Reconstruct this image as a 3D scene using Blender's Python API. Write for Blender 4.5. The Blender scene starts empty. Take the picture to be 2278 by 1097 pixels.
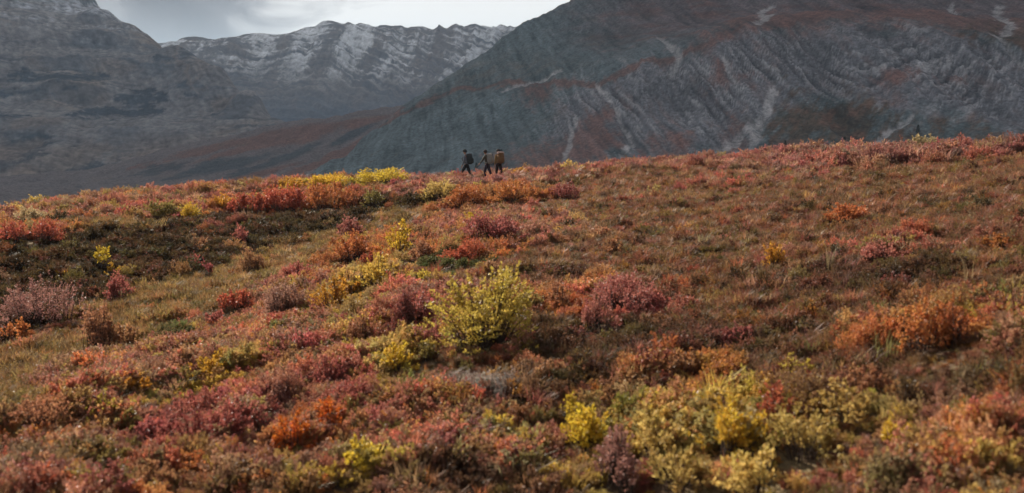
import bpy, math, random
import numpy as np
from mathutils import Vector

random.seed(7)
RNG = np.random.default_rng(11)
S = bpy.context.scene
COL = S.collection

# ------------------------------------------------------------------ camera
FPX, W0, H0 = 1973.0, 2278.0, 1097.0          # focal length and frame in photo pixels
PITCH = math.atan(248.5 / FPX)
CAM = np.array([0.0, 0.0, 0.0])
cam_data = bpy.data.cameras.new('camera')
cam_data.sensor_width = 36.0
cam_data.lens = 36.0 * FPX / W0
cam_data.clip_start = 0.3
cam_data.clip_end = 40000.0
cam = bpy.data.objects.new('camera', cam_data)
cam.location = CAM
cam.rotation_euler = (math.radians(90) - PITCH, 0, 0)
COL.objects.link(cam)
S.camera = cam
cam_data.dof.use_dof = True
cam_data.dof.focus_distance = 60.0
cam_data.dof.aperture_fstop = 1.0

# ------------------------------------------------------------------ sun, sky, exposure
SUN_AZ, SUN_EL = math.radians(-38), math.radians(34)
sdir = Vector((math.sin(SUN_AZ) * math.cos(SUN_EL), math.cos(SUN_AZ) * math.cos(SUN_EL), math.sin(SUN_EL)))
sun_data = bpy.data.lights.new('sun', 'SUN')
sun_data.energy = 5.0
sun_data.angle = math.radians(1.2)
sun_data.color = (1.0, 0.90, 0.76)
sun = bpy.data.objects.new('sun', sun_data)
sun.rotation_euler = (-sdir).to_track_quat('-Z', 'Y').to_euler()
COL.objects.link(sun)

world = bpy.data.worlds.new('World')
S.world = world
world.use_nodes = True
nt = world.node_tree
nt.nodes.clear()
N, L = nt.nodes, nt.links
def nd(tree, kind, **kw):
    n = tree.nodes.new(kind)
    for k, v in kw.items():
        setattr(n, k, v)
    return n
w_out = nd(nt, 'ShaderNodeOutputWorld')
w_bg = nd(nt, 'ShaderNodeBackground')
w_bg.inputs['Strength'].default_value = 0.1
sky = nd(nt, 'ShaderNodeTexSky', sky_type='NISHITA', sun_disc=False)
sky.sun_elevation = SUN_EL
sky.sun_rotation = SUN_AZ
tc = nd(nt, 'ShaderNodeTexCoord')
mp = nd(nt, 'ShaderNodeMapping')
mp.inputs['Scale'].default_value = (1.0, 1.0, 2.2)
mp.inputs['Location'].default_value = (0.35, 0.2, 0.0)
L.new(tc.outputs['Generated'], mp.inputs['Vector'])
cn = nd(nt, 'ShaderNodeTexNoise')
cn.inputs['Scale'].default_value = 6.5
cn.inputs['Detail'].default_value = 7.0
cn.inputs['Roughness'].default_value = 0.55
cn.inputs['Distortion'].default_value = 0.9
L.new(mp.outputs[0], cn.inputs['Vector'])
# thin bright cloud where the sun's light comes through
g_az, g_el = math.radians(-3.0), math.radians(9.0)
gdir = (math.sin(g_az) * math.cos(g_el), math.cos(g_az) * math.cos(g_el), math.sin(g_el))
dot = nd(nt, 'ShaderNodeVectorMath', operation='DOT_PRODUCT')
dot.inputs[1].default_value = gdir
L.new(tc.outputs['Generated'], dot.inputs[0])
mr = nd(nt, 'ShaderNodeMapRange', interpolation_type='SMOOTHSTEP')
mr.inputs['From Min'].default_value = math.cos(math.radians(20))
mr.inputs['From Max'].default_value = math.cos(math.radians(3))
mr.inputs['To Min'].default_value = -0.18
mr.inputs['To Max'].default_value = 0.80
L.new(dot.outputs['Value'], mr.inputs['Value'])
cmr = nd(nt, 'ShaderNodeMapRange')
cmr.inputs['From Min'].default_value = 0.32
cmr.inputs['From Max'].default_value = 0.66
cmr.inputs['To Min'].default_value = 0.0
cmr.inputs['To Max'].default_value = 0.75
L.new(cn.outputs['Fac'], cmr.inputs['Value'])
add = nd(nt, 'ShaderNodeMath', operation='ADD', use_clamp=True)
L.new(mr.outputs[0], add.inputs[0])
L.new(cmr.outputs[0], add.inputs[1])
crp = nd(nt, 'ShaderNodeValToRGB')
crp.color_ramp.elements[0].position = 0.0
crp.color_ramp.elements[0].color = (0.86, 0.84, 0.90, 1)
crp.color_ramp.elements[1].position = 1.0
crp.color_ramp.elements[1].color = (7.6, 7.5, 7.2, 1)
e = crp.color_ramp.elements.new(0.5)
e.color = (1.9, 1.86, 1.9, 1)
L.new(add.outputs[0], crp.inputs['Fac'])
wm = nd(nt, 'ShaderNodeMixRGB')
wm.inputs['Fac'].default_value = 0.95
L.new(sky.outputs[0], wm.inputs['Color1'])
L.new(crp.outputs[0], wm.inputs['Color2'])
L.new(wm.outputs[0], w_bg.inputs['Color'])
L.new(w_bg.outputs[0], w_out.inputs['Surface'])

S.view_settings.view_transform = 'Standard'
S.view_settings.look = 'None'
S.view_settings.exposure = 1.0
S.view_settings.gamma = 1.0
S.view_settings.use_curve_mapping = False
S.render.engine = 'CYCLES'
S.cycles.max_bounces = 5
S.cycles.diffuse_bounces = 3
S.cycles.glossy_bounces = 2
S.cycles.transmission_bounces = 3
S.cycles.volume_bounces = 1
S.cycles.transparent_max_bounces = 4
S.cycles.sample_clamp_indirect = 4.0

# ------------------------------------------------------------------ numeric helpers
def _hash(ix, iy, seed):
    h = (ix.astype(np.int64) * 374761393 + iy.astype(np.int64) * 668265263 + seed * 974711) & 0x7fffffff
    h = ((h ^ (h >> 13)) * 1274126177) & 0x7fffffff
    h = h ^ (h >> 16)
    return (h & 0xffff) / 65535.0
def vnoise(x, y, seed=0):
    """value-gradient noise in about [-1, 1]"""
    x = np.asarray(x, float); y = np.asarray(y, float)
    ix, iy = np.floor(x), np.floor(y)
    fx, fy = x - ix, y - iy
    ux, uy = fx * fx * fx * (fx * (fx * 6 - 15) + 10), fy * fy * fy * (fy * (fy * 6 - 15) + 10)
    def g(a, b):
        t = _hash(ix + a, iy + b, seed) * 2 * math.pi
        return np.cos(t) * (fx - a) + np.sin(t) * (fy - b)
    n0 = g(0, 0) * (1 - ux) + g(1, 0) * ux
    n1 = g(0, 1) * (1 - ux) + g(1, 1) * ux
    return (n0 * (1 - uy) + n1 * uy) * 1.5
def fbm(x, y, seed=0, oct=4, gain=0.5, lac=2.03):
    a, s, t = 1.0, 0.0, 0.0
    for o in range(oct):
        s = s + a * vnoise(x * lac ** o + 17.3 * o, y * lac ** o - 9.1 * o, seed + o)
        t += a
        a *= gain
    return s / t
def ridged(x, y, seed=0, oct=4, gain=0.5):
    a, s, t = 1.0, 0.0, 0.0
    for o in range(oct):
        s = s + a * (1 - np.abs(vnoise(x * 2.0 ** o + 5.1 * o, y * 2.0 ** o, seed + o)) * 1.6)
        t += a
        a *= gain
    return s / t
def sstep(a, b, x):
    t = np.clip((x - a) / (b - a), 0, 1)
    return t * t * (3 - 2 * t)
def ray(px, py):
    u, v = (px - W0 / 2) / FPX, -(py - H0 / 2) / FPX
    c, s = math.cos(PITCH), math.sin(PITCH)
    d = np.array([u, c + v * s, -s + v * c])
    return d / math.hypot(d[0], d[1])           # unit horizontal length
def at(px, py, r):
    return CAM + ray(px, py) * r
def azim(px):
    d = ray(px, 320)
    return math.atan2(d[0], d[1])
class TPS:
    def __init__(self, pts, smooth=0.0):
        p = np.array(pts, float)
        self.c = p[:, :2].mean(0); self.s = np.abs(p[:, :2] - self.c).max()
        q = (p[:, :2] - self.c) / self.s
        n = len(q)
        A = np.zeros((n + 3, n + 3))
        A[:n, :n] = self.k(q, q) + np.eye(n) * smooth
        A[:n, n] = 1; A[:n, n + 1:] = q
        A[n, :n] = 1; A[n + 1:, :n] = q.T
        b = np.zeros(n + 3); b[:n] = p[:, 2]
        self.w = np.linalg.solve(A, b); self.q = q
    @staticmethod
    def k(a, b):
        d2 = ((a[:, None, :] - b[None]) ** 2).sum(-1)
        return 0.5 * d2 * np.log(d2 + 1e-12)
    def __call__(self, x, y):
        x = np.asarray(x, float); sh = x.shape
        q = (np.stack([x.ravel(), np.asarray(y, float).ravel()], 1) - self.c) / self.s
        out = np.empty(len(q))
        n = len(self.q)
        for i in range(0, len(q), 20000):
            b = q[i:i + 20000]
            out[i:i + 20000] = self.k(b, self.q) @ self.w[:n] + self.w[n] + b @ self.w[n + 1:]
        return out.reshape(sh)

# ------------------------------------------------------------------ mesh and tag helpers
def tag(o, label=None, cat=None, group=None, kind=None):
    if label: o['label'] = label
    if cat: o['category'] = cat
    if group: o['group'] = group
    if kind: o['kind'] = kind
    return o
def grid_mesh(name, X, Y, Z, mat, colours=None):
    nr, na = X.shape
    co = np.stack([X, Y, Z], -1).reshape(-1, 3).astype(np.float32)
    i = np.arange((nr - 1) * (na - 1))
    r, c = i // (na - 1), i % (na - 1)
    a = r * na + c
    f = np.stack([a, a + 1, a + na + 1, a + na], 1).astype(np.int32)
    me = bpy.data.meshes.new(name)
    me.vertices.add(len(co)); me.vertices.foreach_set('co', co.ravel())
    me.loops.add(f.size); me.loops.foreach_set('vertex_index', f.ravel())
    me.polygons.add(len(f)); me.polygons.foreach_set('loop_start', np.arange(len(f), dtype=np.int32) * 4)
    me.update(calc_edges=True)
    me.polygons.foreach_set('use_smooth', np.ones(len(f), bool))
    if colours is not None:
        at_ = me.attributes.new('col', 'FLOAT_COLOR', 'POINT')
        at_.data.foreach_set('color', np.concatenate([colours.reshape(-1, 3), np.ones((len(co), 1))], 1).astype(np.float32).ravel())
    me.materials.append(mat)
    me.validate()
    o = bpy.data.objects.new(name, me)
    COL.objects.link(o)
    return o
def raw_mesh(name, verts, quads, tris=None, mat=None, var=None, smooth=False):
    me = bpy.data.meshes.new(name)
    verts = np.asarray(verts, np.float32)
    quads = np.asarray(quads, np.int32).reshape(-1, 4)
    tris = np.zeros((0, 3), np.int32) if tris is None else np.asarray(tris, np.int32).reshape(-1, 3)
    me.vertices.add(len(verts)); me.vertices.foreach_set('co', verts.ravel())
    li = np.concatenate([quads.ravel(), tris.ravel()])
    me.loops.add(len(li)); me.loops.foreach_set('vertex_index', li)
    st = np.concatenate([np.arange(len(quads)) * 4, len(quads) * 4 + np.arange(len(tris)) * 3]).astype(np.int32)
    me.polygons.add(len(st)); me.polygons.foreach_set('loop_start', st)
    me.update(calc_edges=True)
    if smooth:
        me.polygons.foreach_set('use_smooth', np.ones(len(st), bool))
    if var is not None:
        a = me.attributes.new('var', 'FLOAT', 'POINT')
        a.data.foreach_set('value', np.asarray(var, np.float32))
    if mat: me.materials.append(mat)
    return me
def link(name, me, parent=None):
    o = bpy.data.objects.new(name, me)
    COL.objects.link(o)
    if parent: o.parent = parent
    return o

# ------------------------------------------------------------------ materials
def base_mat(name):
    m = bpy.data.materials.new(name); m.use_nodes = True
    t = m.node_tree
    p = t.nodes['Principled BSDF']
    return m, t, p
def leaf_mat(name, source, transl=0.5, rough=0.48, spec=0.45):
    """source: 'INSTANCER' reads tint from scattered points, 'OBJECT' reads the object's colour"""
    m, t, p = base_mat(name)
    if source == 'INSTANCER':
        a = nd(t, 'ShaderNodeAttribute', attribute_type='INSTANCER', attribute_name='tint')
        base = a.outputs['Color']
    else:
        a = nd(t, 'ShaderNodeObjectInfo')
        base = a.outputs['Color']
    v = nd(t, 'ShaderNodeAttribute', attribute_type='GEOMETRY', attribute_name='var')
    hsv = nd(t, 'ShaderNodeHueSaturation')
    mh = nd(t, 'ShaderNodeMapRange'); mh.inputs['To Min'].default_value = 0.480; mh.inputs['To Max'].default_value = 0.506
    mv = nd(t, 'ShaderNodeMapRange'); mv.inputs['To Min'].default_value = 0.68; mv.inputs['To Max'].default_value = 1.35
    ms = nd(t, 'ShaderNodeMath', operation='FRACT')
    mm = nd(t, 'ShaderNodeMath', operation='MULTIPLY'); mm.inputs[1].default_value = 7.31
    t.links.new(v.outputs['Fac'], mm.inputs[0]); t.links.new(mm.outputs[0], ms.inputs[0])
    t.links.new(v.outputs['Fac'], mh.inputs['Value']); t.links.new(ms.outputs[0], mv.inputs['Value'])
    t.links.new(mh.outputs[0], hsv.inputs['Hue']); t.links.new(mv.outputs[0], hsv.inputs['Value'])
    t.links.new(base, hsv.inputs['Color'])
    t.links.new(hsv.outputs[0], p.inputs['Base Color'])
    p.inputs['Roughness'].default_value = rough
    p.inputs['Specular IOR Level'].default_value = spec
    tr = nd(t, 'ShaderNodeBsdfTranslucent')
    t.links.new(hsv.outputs[0], tr.inputs['Color'])
    mx = nd(t, 'ShaderNodeMixShader'); mx.inputs[0].default_value = transl
    t.links.new(p.outputs[0], mx.inputs[1]); t.links.new(tr.outputs[0], mx.inputs[2])
    t.links.new(mx.outputs[0], t.nodes['Material Output'].inputs['Surface'])
    return m
def noisy_mat(name, c1, c2, scale, rough=0.9, bump=0.0, detail=5.0):
    m, t, p = base_mat(name)
    tcn = nd(t, 'ShaderNodeTexCoord'); n = nd(t, 'ShaderNodeTexNoise')
    n.inputs['Scale'].default_value = scale; n.inputs['Detail'].default_value = detail
    t.links.new(tcn.outputs['Object'], n.inputs['Vector'])
    r = nd(t, 'ShaderNodeValToRGB')
    r.color_ramp.elements[0].position = 0.3; r.color_ramp.elements[1].position = 0.7
    r.color_ramp.elements[0].color = (*c1, 1); r.color_ramp.elements[1].color = (*c2, 1)
    t.links.new(n.outputs['Fac'], r.inputs['Fac']); t.links.new(r.outputs[0], p.inputs['Base Color'])
    p.inputs['Roughness'].default_value = rough
    p.inputs['Specular IOR Level'].default_value = 0.2
    if bump:
        b = nd(t, 'ShaderNodeBump'); b.inputs['Strength'].default_value = 0.6; b.inputs['Distance'].default_value = bump
        t.links.new(n.outputs['Fac'], b.inputs['Height']); t.links.new(b.outputs[0], p.inputs['Normal'])
    return m
def terrain_mat(name, scale, bump, lo=0.7, hi=1.3):
    m, t, p = base_mat(name)
    a = nd(t, 'ShaderNodeAttribute', attribute_name='col')
    g = nd(t, 'ShaderNodeNewGeometry')
    n = nd(t, 'ShaderNodeTexNoise'); n.inputs['Scale'].default_value = scale
    n.inputs['Detail'].default_value = 6.0; n.inputs['Roughness'].default_value = 0.65
    t.links.new(g.outputs['Position'], n.inputs['Vector'])
    r = nd(t, 'ShaderNodeMapRange'); r.inputs['From Min'].default_value = 0.3; r.inputs['From Max'].default_value = 0.7
    r.inputs['To Min'].default_value = lo; r.inputs['To Max'].default_value = hi
    t.links.new(n.outputs['Fac'], r.inputs['Value'])
    mul = nd(t, 'ShaderNodeVectorMath', operation='SCALE')
    t.links.new(a.outputs['Color'], mul.inputs[0]); t.links.new(r.outputs[0], mul.inputs['Scale'])
    t.links.new(mul.outputs[0], p.inputs['Base Color'])
    p.inputs['Roughness'].default_value = 0.95
    p.inputs['Specular IOR Level'].default_value = 0.15
    b = nd(t, 'ShaderNodeBump'); b.inputs['Strength'].default_value = 0.8; b.inputs['Distance'].default_value = bump
    t.links.new(n.outputs['Fac'], b.inputs['Height']); t.links.new(b.outputs[0], p.inputs['Normal'])
    return m
M_COVER = leaf_mat('cover_leaf', 'INSTANCER')
M_LEAF = leaf_mat('shrub_leaf', 'OBJECT')
M_STEM = noisy_mat('shrub_stem', (0.05, 0.035, 0.028), (0.11, 0.08, 0.065), 30.0)
M_SOIL = terrain_mat('tundra_soil', 6.0, 0.03)
M_ROCK = terrain_mat('near_mountain_rock', 0.35, 0.6, 0.5, 1.5)
M_FAR = terrain_mat('far_mountain_rock', 0.07, 3.0, 0.6, 1.4)

# ================================================================== LARGE STRUCTURE
# ------------------------------------------------------------------ tundra hillside
G = []
for px, py, r in [
    # bottom rows, right of the gully
    (-300, 1180, 9.5), (200, 1130, 9.3), (700, 1110, 9.2), (1139, 1097, 9.0), (1600, 1097, 8.6), (2278, 1097, 7.8), (2700, 1097, 7.4),
    (700, 900, 12.2), (1139, 880, 11.6), (1600, 880, 11.0), (2278, 880, 10.0), (2700, 880, 9.5),
    (900, 720, 16.3), (1139, 720, 15.6), (1600, 700, 15.2), (2000, 690, 14.2), (2500, 680, 13.2),
    (960, 600, 21.8), (1200, 590, 21.4), (1600, 570, 21.0), (2000, 550, 20.0), (2500, 530, 18.0),
    (980, 520, 29.5), (1250, 500, 30.0), (1600, 480, 29.0), (2000, 460, 27.0), (2500, 430, 24.0),
    (1000, 450, 42.0), (1300, 425, 42.0), (1600, 410, 40.0), (2000, 390, 37.0), (2500, 365, 32.0),
    # crest
    (980, 405, 57.0), (1080, 402, 60.0), (1180, 396, 59.5), (1300, 386, 58.0), (1500, 368, 56.0), (1700, 360, 54.0), (1900, 353, 50.0), (2100, 349, 46.0), (2278, 345, 43.0), (2600, 335, 40.0),
    (800, 406, 58.0), (620, 410, 58.0), (480, 419, 58.0), (350, 428, 58.0), (200, 442, 58.0), (0, 478, 58.0), (-250, 520, 58.0),
    # far bank of the gully
    (880, 430, 47.0), (700, 452, 47.0), (500, 470, 46.0), (300, 490, 44.0), (100, 515, 41.0), (-150, 545, 39.0),
    (880, 470, 42.0), (700, 520, 38.0), (500, 565, 35.0), (300, 610, 32.5), (100, 660, 30.0), (-150, 700, 28.0),
    # gully floor
    (890, 492, 39.5), (720, 555, 34.0), (560, 608, 30.5), (400, 665, 27.0), (230, 730, 24.0), (50, 830, 20.5), (-150, 900, 18.5),
    # near bank
    (830, 600, 25.0), (700, 680, 20.5), (500, 760, 18.0), (300, 830, 16.0), (100, 920, 13.6), (-200, 1020, 12.0),
    (400, 950, 12.5), (100, 1040, 11.0),
]:
    G.append(at(px, py, r))
for px, py, r in [(-250, 520, 58), (0, 478, 58), (200, 442, 58), (480, 419, 58), (800, 406, 58), (1080, 402, 60), (1500, 368, 56), (1900, 353, 50), (2278, 345, 43), (2600, 335, 40)]:
    for k, dz in ((1.12, 0.55), (1.35, 3.0), (2.0, 16.0), (3.4, 52.0)):
        p = at(px, py, r * k); p[2] -= dz; G.append(p)
for x in (-12, -4, 4, 12):
    G.append(np.array([x, -6.0, -3.9 + 0.06 * x]))
    G.append(np.array([x * 0.8, 3.0, -3.75 + 0.06 * x]))
ground_tps = TPS(G, smooth=2e-5)
def zg(x, y):
    x = np.asarray(x, float); y = np.asarray(y, float)
    d = np.hypot(x, y)
    z = ground_tps(x, y)
    hum = 0.17 * fbm(x / 1.8, y / 1.1, 3, 3) + 0.16 * fbm(x / 5.5, y / 4.0, 8, 2)
    return z + hum * sstep(2.0, 8.0, d)
def hit(px, py):
    d = ray(px, py)
    r = np.geomspace(4, 75, 900)
    pz = d[2] * r
    below = pz <= zg(d[0] * r, d[1] * r)
    i = int(np.argmax(below)) if below.any() else None
    if i is None:                                   # above the crest: where the sight line passes closest
        i = int(np.argmin(np.abs(pz - zg(d[0] * r, d[1] * r)) / r))
    return np.array([d[0] * r[i], d[1] * r[i], float(zg(d[0] * r[i], d[1] * r[i]))]), r[i]

az = np.radians(np.linspace(-62, 62, 600))
rr = np.geomspace(2.2, 240, 330)
A, R = np.meshgrid(az, rr)
X, Y = R * np.sin(A), R * np.cos(A)
Z = zg(X, Y)
n1 = fbm(X / 2.2, Y / 2.2, 21, 4)[..., None]
soil = np.where(n1 > 0, np.array([0.15, 0.112, 0.06]), np.array([0.125, 0.08, 0.05])) * (1 + 0.5 * n1)
tundra = tag(grid_mesh('tundra_ground', X, Y, Z, M_SOIL, soil), kind='structure')

# ------------------------------------------------------------------ mountains
def blobs(X, Z, lst, r, warp=(0, 0)):
    """soft patches on a mountain face, given by photo position and size at distance r, compared in world X and height"""
    out = np.zeros_like(X)
    for px, py, rx, ry, ang in lst:
        c = at(px, py, r)
        k = r / FPX
        ca, sa = math.cos(math.radians(ang)), math.sin(math.radians(ang))
        dx, dz = X + warp[0] - c[0], Z + warp[1] - c[2]
        u = (dx * ca + dz * sa) / (rx * k); v = (-dx * sa + dz * ca) / (ry * k)
        out = np.maximum(out, np.exp(-(u * u + v * v) * 1.2))
    return out
def streaks(X, Z, lines, r, warp=(0, 0)):
    out = np.zeros_like(X)
    for pts, w in lines:
        P = [face_at(px, py, r) for px, py in pts]
        k = (r(*pts[0]) if callable(r) else r) / FPX
        for a, b in zip(P[:-1], P[1:]):
            ax, az_, bx, bz = a[0], a[2], b[0], b[2]
            dx, dz = bx - ax, bz - az_
            t = np.clip(((X + warp[0] - ax) * dx + (Z + warp[1] - az_) * dz) / (dx * dx + dz * dz + 1e-9), 0, 1)
            d = np.hypot(X + warp[0] - ax - t * dx, Z + warp[1] - az_ - t * dz)
            out = np.maximum(out, np.exp(-(d / (w * k)) ** 2))
    return out
def face_at(px, py, r):
    return at(px, py, r(px, py) if callable(r) else r)
def polys(X, Z, lst, r, soft, warp=(0, 0)):
    """patches with a drawn outline on a mountain face: about 1 inside, 0 outside, soft over the given metres"""
    out = np.zeros_like(X)
    qx, qz = X + warp[0], Z + warp[1]
    for pts in lst:
        P = np.array([face_at(px, py, r) for px, py in pts])[:, [0, 2]]
        lo, hi = P.min(0) - 3 * soft, P.max(0) + 3 * soft
        m = (qx > lo[0]) & (qx < hi[0]) & (qz > lo[1]) & (qz < hi[1])
        x_, z_ = qx[m], qz[m]
        ins = np.zeros(x_.shape, bool); dmin = np.full(x_.shape, 1e9)
        for a, b in zip(P, np.roll(P, -1, 0)):
            cr = ((a[1] > z_) != (b[1] > z_)) & (x_ < (b[0] - a[0]) * (z_ - a[1]) / (b[1] - a[1] + 1e-12) + a[0])
            ins ^= cr
            e = b - a; t = np.clip(((x_ - a[0]) * e[0] + (z_ - a[1]) * e[1]) / (e @ e + 1e-9), 0, 1)
            dmin = np.minimum(dmin, np.hypot(x_ - a[0] - t * e[0], z_ - a[1] - t * e[1]))
        out[m] = np.maximum(out[m], 0.5 + 0.5 * np.clip(np.where(ins, dmin, -dmin) / soft, -1, 1))
    return out
def mixc(c, col, w):
    return c * (1 - w[..., None]) + np.array(col) * w[..., None]
def polar(a0, a1, na, r0, r1, nr):
    A, R = np.meshgrid(np.radians(np.linspace(a0, a1, na)), np.linspace(r0, r1, nr))
    return R * np.sin(A), R * np.cos(A), R

# ---- right mountain
C = []
for px, py, r in [
    (700, 380, 800), (800, 378, 740), (900, 374, 690), (1100, 368, 630), (1300, 364, 605), (1500, 358, 600), (1700, 352, 600), (1900, 346, 600), (2100, 338, 600), (2278, 330, 600), (2650, 322, 620),
    (830, 288, 960), (1000, 290, 800), (1200, 262, 770), (1400, 230, 735), (1600, 212, 705), (1800, 205, 695), (2000, 205, 690), (2278, 205, 692), (2650, 200, 700),
    (900, 236, 1040), (970, 190, 1090), (1100, 170, 980), (1250, 132, 920), (1400, 112, 860), (1560, 84, 790), (1750, 72, 775), (1900, 70, 770), (2100, 76, 770), (2278, 98, 765), (2650, 90, 780),
    (1060, 128, 1140), (1145, 66, 1170), (1200, 36, 1185), (1270, -2, 1195), (1400, 30, 1060), (1600, 32, 985), (1800, 22, 965), (2000, 22, 960), (2278, 22, 955), (2650, 10, 970),
    (1400, -70, 1260), (1600, -150, 1300), (1900, -190, 1350), (2278, -230, 1400), (2650, -250, 1400)]:
    C.append(at(px, py, r))
for px, py, r in [(700, 380, 800), (830, 288, 960), (900, 236, 1040), (970, 190, 1090), (1060, 128, 1140), (1145, 66, 1170), (1270, -2, 1195), (1400, -70, 1260), (1600, -150, 1300), (1900, -190, 1350), (2278, -230, 1400)]:
    p = at(px - 60, py, r * 1.10); p[2] -= 0.055 * r; C.append(p)
    p = at(px - 120, py, r * 1.35); p[2] -= 0.19 * r; C.append(p)
for px in (800, 1100, 1500, 1900, 2278, 2650):
    p = at(px, 380, 470); p[2] = -62; C.append(p)
t_right = TPS(C, smooth=1e-6)
X, Y, R = polar(-15, 36, 780, 440, 1560, 380)
Z = t_right(X, Y)
rr_ = 770
wx, wz = 10 * fbm(X / 45, Y / 60, 31, 4), 10 * fbm(X / 45, Y / 60, 37, 4)
def right_face(px, py):
    """distance of the right mountain's face seen at a photo position"""
    a = np.interp(py, [0, 30, 80, 210, 350], [1000, 965, 778, 702, 612])
    b = np.interp(py, [60, 130, 200, 290, 372], [1165, 1120, 1060, 800, 690])
    t = np.clip((px - 1000) / 350, 0, 1)
    return float(a * t + b * (1 - t))
x0 = at(1885, 200, 700)[0]
def fold(X, Z):
    u = X + 16 * fbm(X / 70, Z / 60, 43, 3) - x0 - 0.25 * (Z - 20)
    lim = np.where(u < 0, 1.9, 0.72)
    lim = 1.31 - 0.59 * np.tanh(u / 26.0)
    return (Z + 7 * fbm(X / 38, Z / 38, 44, 3) - lim * np.sqrt(u * u + 14.0 ** 2)) / np.sqrt(1 + lim * lim)
fs = fold(X, Z)
strat = fbm(fs / 3.7 + 0.7 * fbm(X / 16, Z / 16, 47, 2), (X + Z) / 48, 41, 4, 0.76) * 1.7
smod = sstep(-0.35, 0.25, fbm(X / 36, Z / 30, 46, 3))                 # beds fade in and out under debris
strat = strat * (0.25 + 0.75 * smod)
red = polys(X, Z, [[(1560, 85), (1600, 60), (1660, 48), (1760, 33), (1900, 28), (2050, 33), (2200, 42), (2400, 45), (2400, 95), (2150, 80), (2050, 70), (1900, 62), (1750, 62), (1650, 75), (1600, 102), (1560, 125), (1530, 110)],
                   [(1080, 350), (1200, 328), (1250, 308), (1290, 296), (1330, 278), (1372, 268), (1385, 325), (1365, 360), (1100, 372)], [(1435, 352), (1450, 325), (1500, 293), (1525, 325), (1500, 354)], [(1585, 325), (1640, 266), (1655, 300), (1600, 340)],
                   [(1160, 188), (1215, 190), (1222, 216), (1180, 226), (1150, 212)], [(1962, 165), (1985, 160), (1978, 200), (1962, 192)], [(1600, 145), (1640, 165), (1650, 195), (1610, 185)], [(2075, 172), (2100, 170), (2100, 184), (2078, 184)]], right_face, 14, (wx * 1.6, wz * 1.6))
red = np.maximum(red, 0.85 * streaks(X, Z, [([(1640, 70), (1560, 102), (1480, 130), (1400, 153), (1320, 177), (1240, 181), (1150, 185), (1060, 199), (960, 222), (880, 246), (800, 275)], 9)], right_face, (wx, wz)))
olive = polys(X, Z, [[(1690, 330), (1720, 272), (1745, 250), (1780, 236), (1830, 211), (1850, 220), (1880, 214), (1930, 226), (1985, 256), (1960, 288), (2010, 292), (2040, 284), (2085, 279), (2150, 268), (2165, 298), (2400, 306), (2400, 345), (1640, 360)],
                     [(2130, 62), (2210, 58), (2400, 60), (2400, 125), (2250, 112), (2190, 92), (2140, 84)]], right_face, 12, (wx * 1.6, wz * 1.6))
rock = polys(X, Z, [[(1300, 190), (1400, 152), (1520, 122), (1580, 92), (1750, 70), (1900, 64), (2050, 74), (2180, 90), (2400, 130), (2400, 310), (2180, 300), (2100, 255), (2000, 255), (1890, 215), (1830, 215), (1790, 250), (1700, 270), (1600, 335), (1480, 355), (1350, 360), (1260, 355), (1200, 300), (1240, 230)]], right_face, 22, (wx * 1.6, wz * 1.6))
tanb = polys(X, Z, [[(1050, 140), (1180, 100), (1330, 128), (1300, 166), (1150, 180), (1000, 205), (955, 200)]], right_face, 14, (wx, wz))
streak_dark = np.maximum(red, olive)
scree = streaks(X, Z, [([(1345, 178), (1365, 205), (1390, 245), (1400, 270), (1408, 300), (1412, 318), (1390, 340), (1370, 358)], 8), ([(1720, 205), (1708, 240), (1690, 270), (1680, 300), (1650, 335), (1620, 354)], 10), ([(1690, 275), (1640, 300), (1590, 335), (1540, 354)], 9),
                       ([(2225, 10), (2205, 45), (2212, 82), (2240, 120), (2290, 180)], 6), ([(1725, 8), (1690, 40), (1655, 62)], 6), ([(1490, 70), (1520, 120), (1500, 150)], 8), ([(2105, 8), (2160, 55)], 5),
                       ([(1885, 335), (1950, 292), (2010, 258)], 5), ([(1290, 260), (1268, 320), (1255, 350)], 8), ([(1250, 150), (1120, 205)], 5), ([(1610, 130), (1640, 190)], 6)], right_face, (wx * 0.4, wz * 0.4))
gul = ridged(X / 42, Y / 210, 51, 4)
wrk = np.clip(rock - 0.8 * streak_dark, 0, 1)
Z = Z + (gul - 0.6) * 12 * (0.4 + 0.6 * wrk) + 2.6 * strat * wrk + 4.0 * fbm(X / 22, Z / 26, 55, 4) + 1.3 * fbm(X / 5, Y / 6, 57, 3) * (0.5 + wrk) - 2.0 * scree
f1 = fbm(X / 16, Y / 22, 61, 5, 0.6)
f2 = fbm(X / 3.2, Z / 2.6, 63, 3, 0.8)
f3 = fbm(X / 6.5 + 0.06 * Z + 1.2 * fbm(X / 30, Z / 30, 66, 2), Z / 48.0, 65, 4, 0.68) * 1.3
f4 = fbm(X / 1.4, Z / 1.1, 67, 2, 0.8)
col = np.ones(X.shape + (3,)) * np.array([0.145, 0.178, 0.180])                         # teal grey scree
col = mixc(col, (0.15, 0.138, 0.118), tanb * sstep(-0.3, 0.3, f1) * 0.7)
col = mixc(col, (0.205, 0.196, 0.206), sstep(0.35, 0.7, rock + 0.3 * f1) * 0.9)
upper = sstep(62, 112, Z + 12 * f1) * sstep(20, 170, X + 40 * f1)
col = mixc(col, (0.170, 0.122, 0.120), upper * 0.85)
col = mixc(col, (0.165, 0.080, 0.064), upper * sstep(-0.1, 0.4, fbm(X / 60, Z / 9, 73, 4, 0.65) + 0.3 * f3) * 0.75)
rb = rock * sstep(-0.05, 0.35, strat + 0.25 * f2)
col = mixc(col, (0.50, 0.475, 0.47), rb * 0.8)
col = mixc(col, (0.075, 0.067, 0.073), rock * sstep(0.1, 0.45, -strat + 0.3 * f1) * 0.75)
col = mixc(col, (0.150, 0.105, 0.095), rock * sstep(0.05, 0.45, f3 + 0.5 * f1) * 0.55)
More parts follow.
